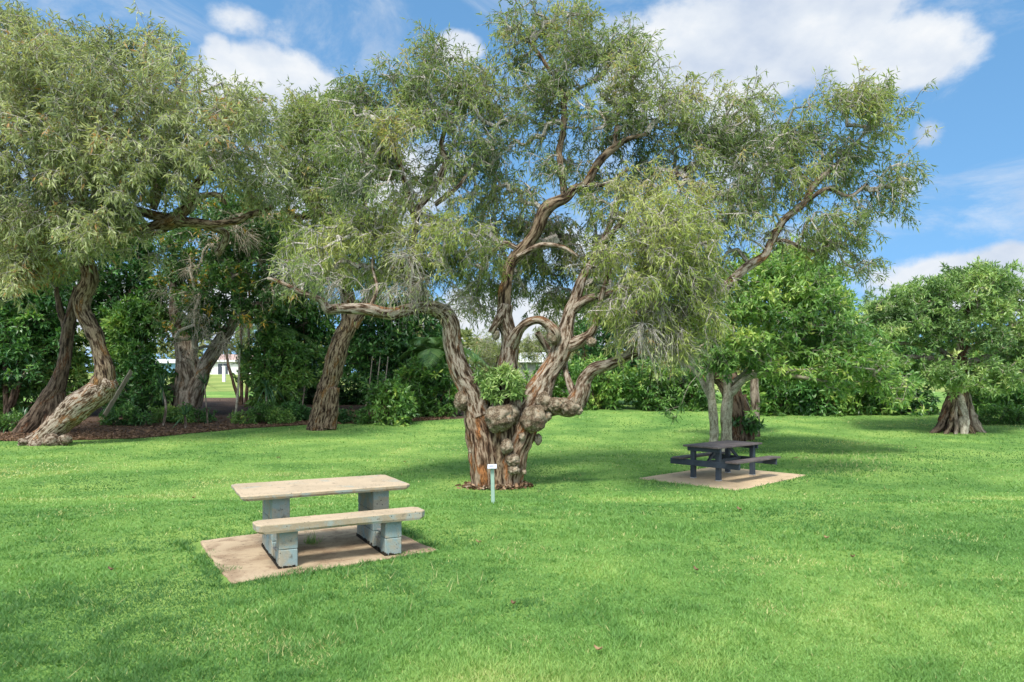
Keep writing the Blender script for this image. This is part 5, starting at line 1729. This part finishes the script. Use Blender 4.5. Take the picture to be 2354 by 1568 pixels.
# ------------------------------------------------------------------ little sign on a post
def sign():
    g = G(1134, 1158)
    s = g[1] / FPX
    root = empty('tree_marker_sign', g, 'small white plate on a pale green post before the burled trunk', 'sign')
    mb = MB()
    h = (1158 - 1074) * s
    lean = np.array([-2.5 * s, 0, 0])
    mb.bar(g - [0, 0, .08], g + lean + [0, 0, h], .058, .058, (0, 1, 0), .006)
    mb.build('post', M('sage_paint'), root)
    pc = g + lean + np.array([0, -.045, h + .015])
    ux, uy = np.array([1, 0, .02]), np.array([0, .86, .5])
    uz = np.cross(ux, uy)
    mb = MB()
    mb.box(pc, (10.5 * s, .055, .006), ux, uy, uz, .002)
    pl = mb.build('plate', M('white_plate'), root)
    mb = MB()
    for (yy, x0, x1) in ((.018, -.035, .03), (-.002, -.045, .02), (-.02, -.045, .045)):
        mb.box(pc + ux * (x0 + x1) / 2 + uy * yy + uz * .0075, ((x1 - x0) / 2, .004, .001), ux, uy, uz)
    mb.build('lettering', M('plate_ink'), pl)


sign()

# ------------------------------------------------------------------ fallen leaves and seed heads
def fallen():
    rng = np.random.default_rng(3)
    spots = [(770, 1115), (720, 1195), (445, 1150), (1100, 1255), (1700, 1178), (1830, 1056), (1375, 1508), (640, 1055), (930, 1065), (1600, 1320), (1900, 1245), (255, 1320), (1180, 1400), (2105, 1033), (1960, 1290)]
    for i, (vx, vy) in enumerate(spots):
        g = G(vx, vy) + np.array([0, 0, .035])
        a = rng.uniform(0, 6.28)
        d = np.array([math.cos(a), math.sin(a), .1])
        s = np.array([-math.sin(a), math.cos(a), .15])
        L, w = rng.uniform(.022, .04), rng.uniform(.010, .018)
        if g[1] > 9:
            L, w = L * 1.7, w * 1.7
        k = np.linspace(-1, 1, 7)
        ww = w * np.sqrt(np.clip(1 - k ** 2, .01, 1))
        cen = g + d * (k * L)[:, None] + np.array([0, 0, 1]) * (.02 * k ** 2)[:, None]
        vs = np.stack([cen - s * ww[:, None] + [0, 0, .012], cen, cen + s * ww[:, None] + [0, 0, .012]], 1).reshape(-1, 3)
        q = []
        for r in range(6):
            for c in range(2):
                b0 = r * 3 + c
                q.append([b0, b0 + 1, b0 + 4, b0 + 3])
        me = mesh_np('fallen_leaf', vs, [np.array(q)], [M('dry_leaf')], {'tint': np.full(len(vs), rng.uniform(.2, 1))})
        tag(link('fallen_leaf', me), 'curled brown dry leaf fallen on the green lawn', 'leaf', 'fallen leaves on the lawn')
    # thin seed stems standing above the grass
    spots = [(rng.normal(1960, 70), rng.normal(1062, 14)) for _ in range(160)] + [(rng.normal(880, 150), rng.normal(1330, 25)) for _ in range(28)] + [(rng.uniform(0, 2354), rng.uniform(1050, 1560)) for _ in range(70)]
    V = []
    for (vx, vy) in spots:
        g = G(vx, vy)
        if any(in_quad(g[0], g[1], q) for q in PADS):
            continue
        h = rng.uniform(.05, .12)
        tip = g + np.array([rng.normal(0, .05), rng.normal(0, .05), h])
        w = max(.0016, g[1] * .0004)
        V.append([g + [w, 0, 0], g - [w, 0, 0], tip])
    V = np.array(V).reshape(-1, 3)
    tag(link('seed_stems', mesh_np('seed_stems', V, [np.arange(len(V)).reshape(-1, 3)], [M('seed_stem')])), 'thin straw coloured seed stems among the lawn grass', 'grass', kind='stuff')


fallen()
# weed on the near slab
g = np.array([*G(715, 1255)[:2], NEAR_Z])
rng = np.random.default_rng(4)
vs, qs, tn = [], [], []
for i in range(70):
    az, el = rng.uniform(0, 6.28), rng.uniform(.15, 1.4)
    d = np.array([math.cos(az) * math.cos(el), math.sin(az) * math.cos(el), math.sin(el)])
    L = rng.uniform(.06, .22)
    s = norm(np.cross(d, [0, 0, 1.])) * .004
    b0 = g + rng.normal(size=3) * [.05, .05, 0]
    vs += [b0 - s, b0 + s, b0 + d * L + [0, 0, -.03]]
    tn += [rng.uniform(.3, .9)] * 3
tag(link('grass_tuft', mesh_np('grass_tuft', np.array(vs), [np.arange(len(vs)).reshape(-1, 3)], [M('grass_blade')], {'tint': np.array(tn)})), 'small weed tuft growing on the slab under the concrete bench', 'plant')
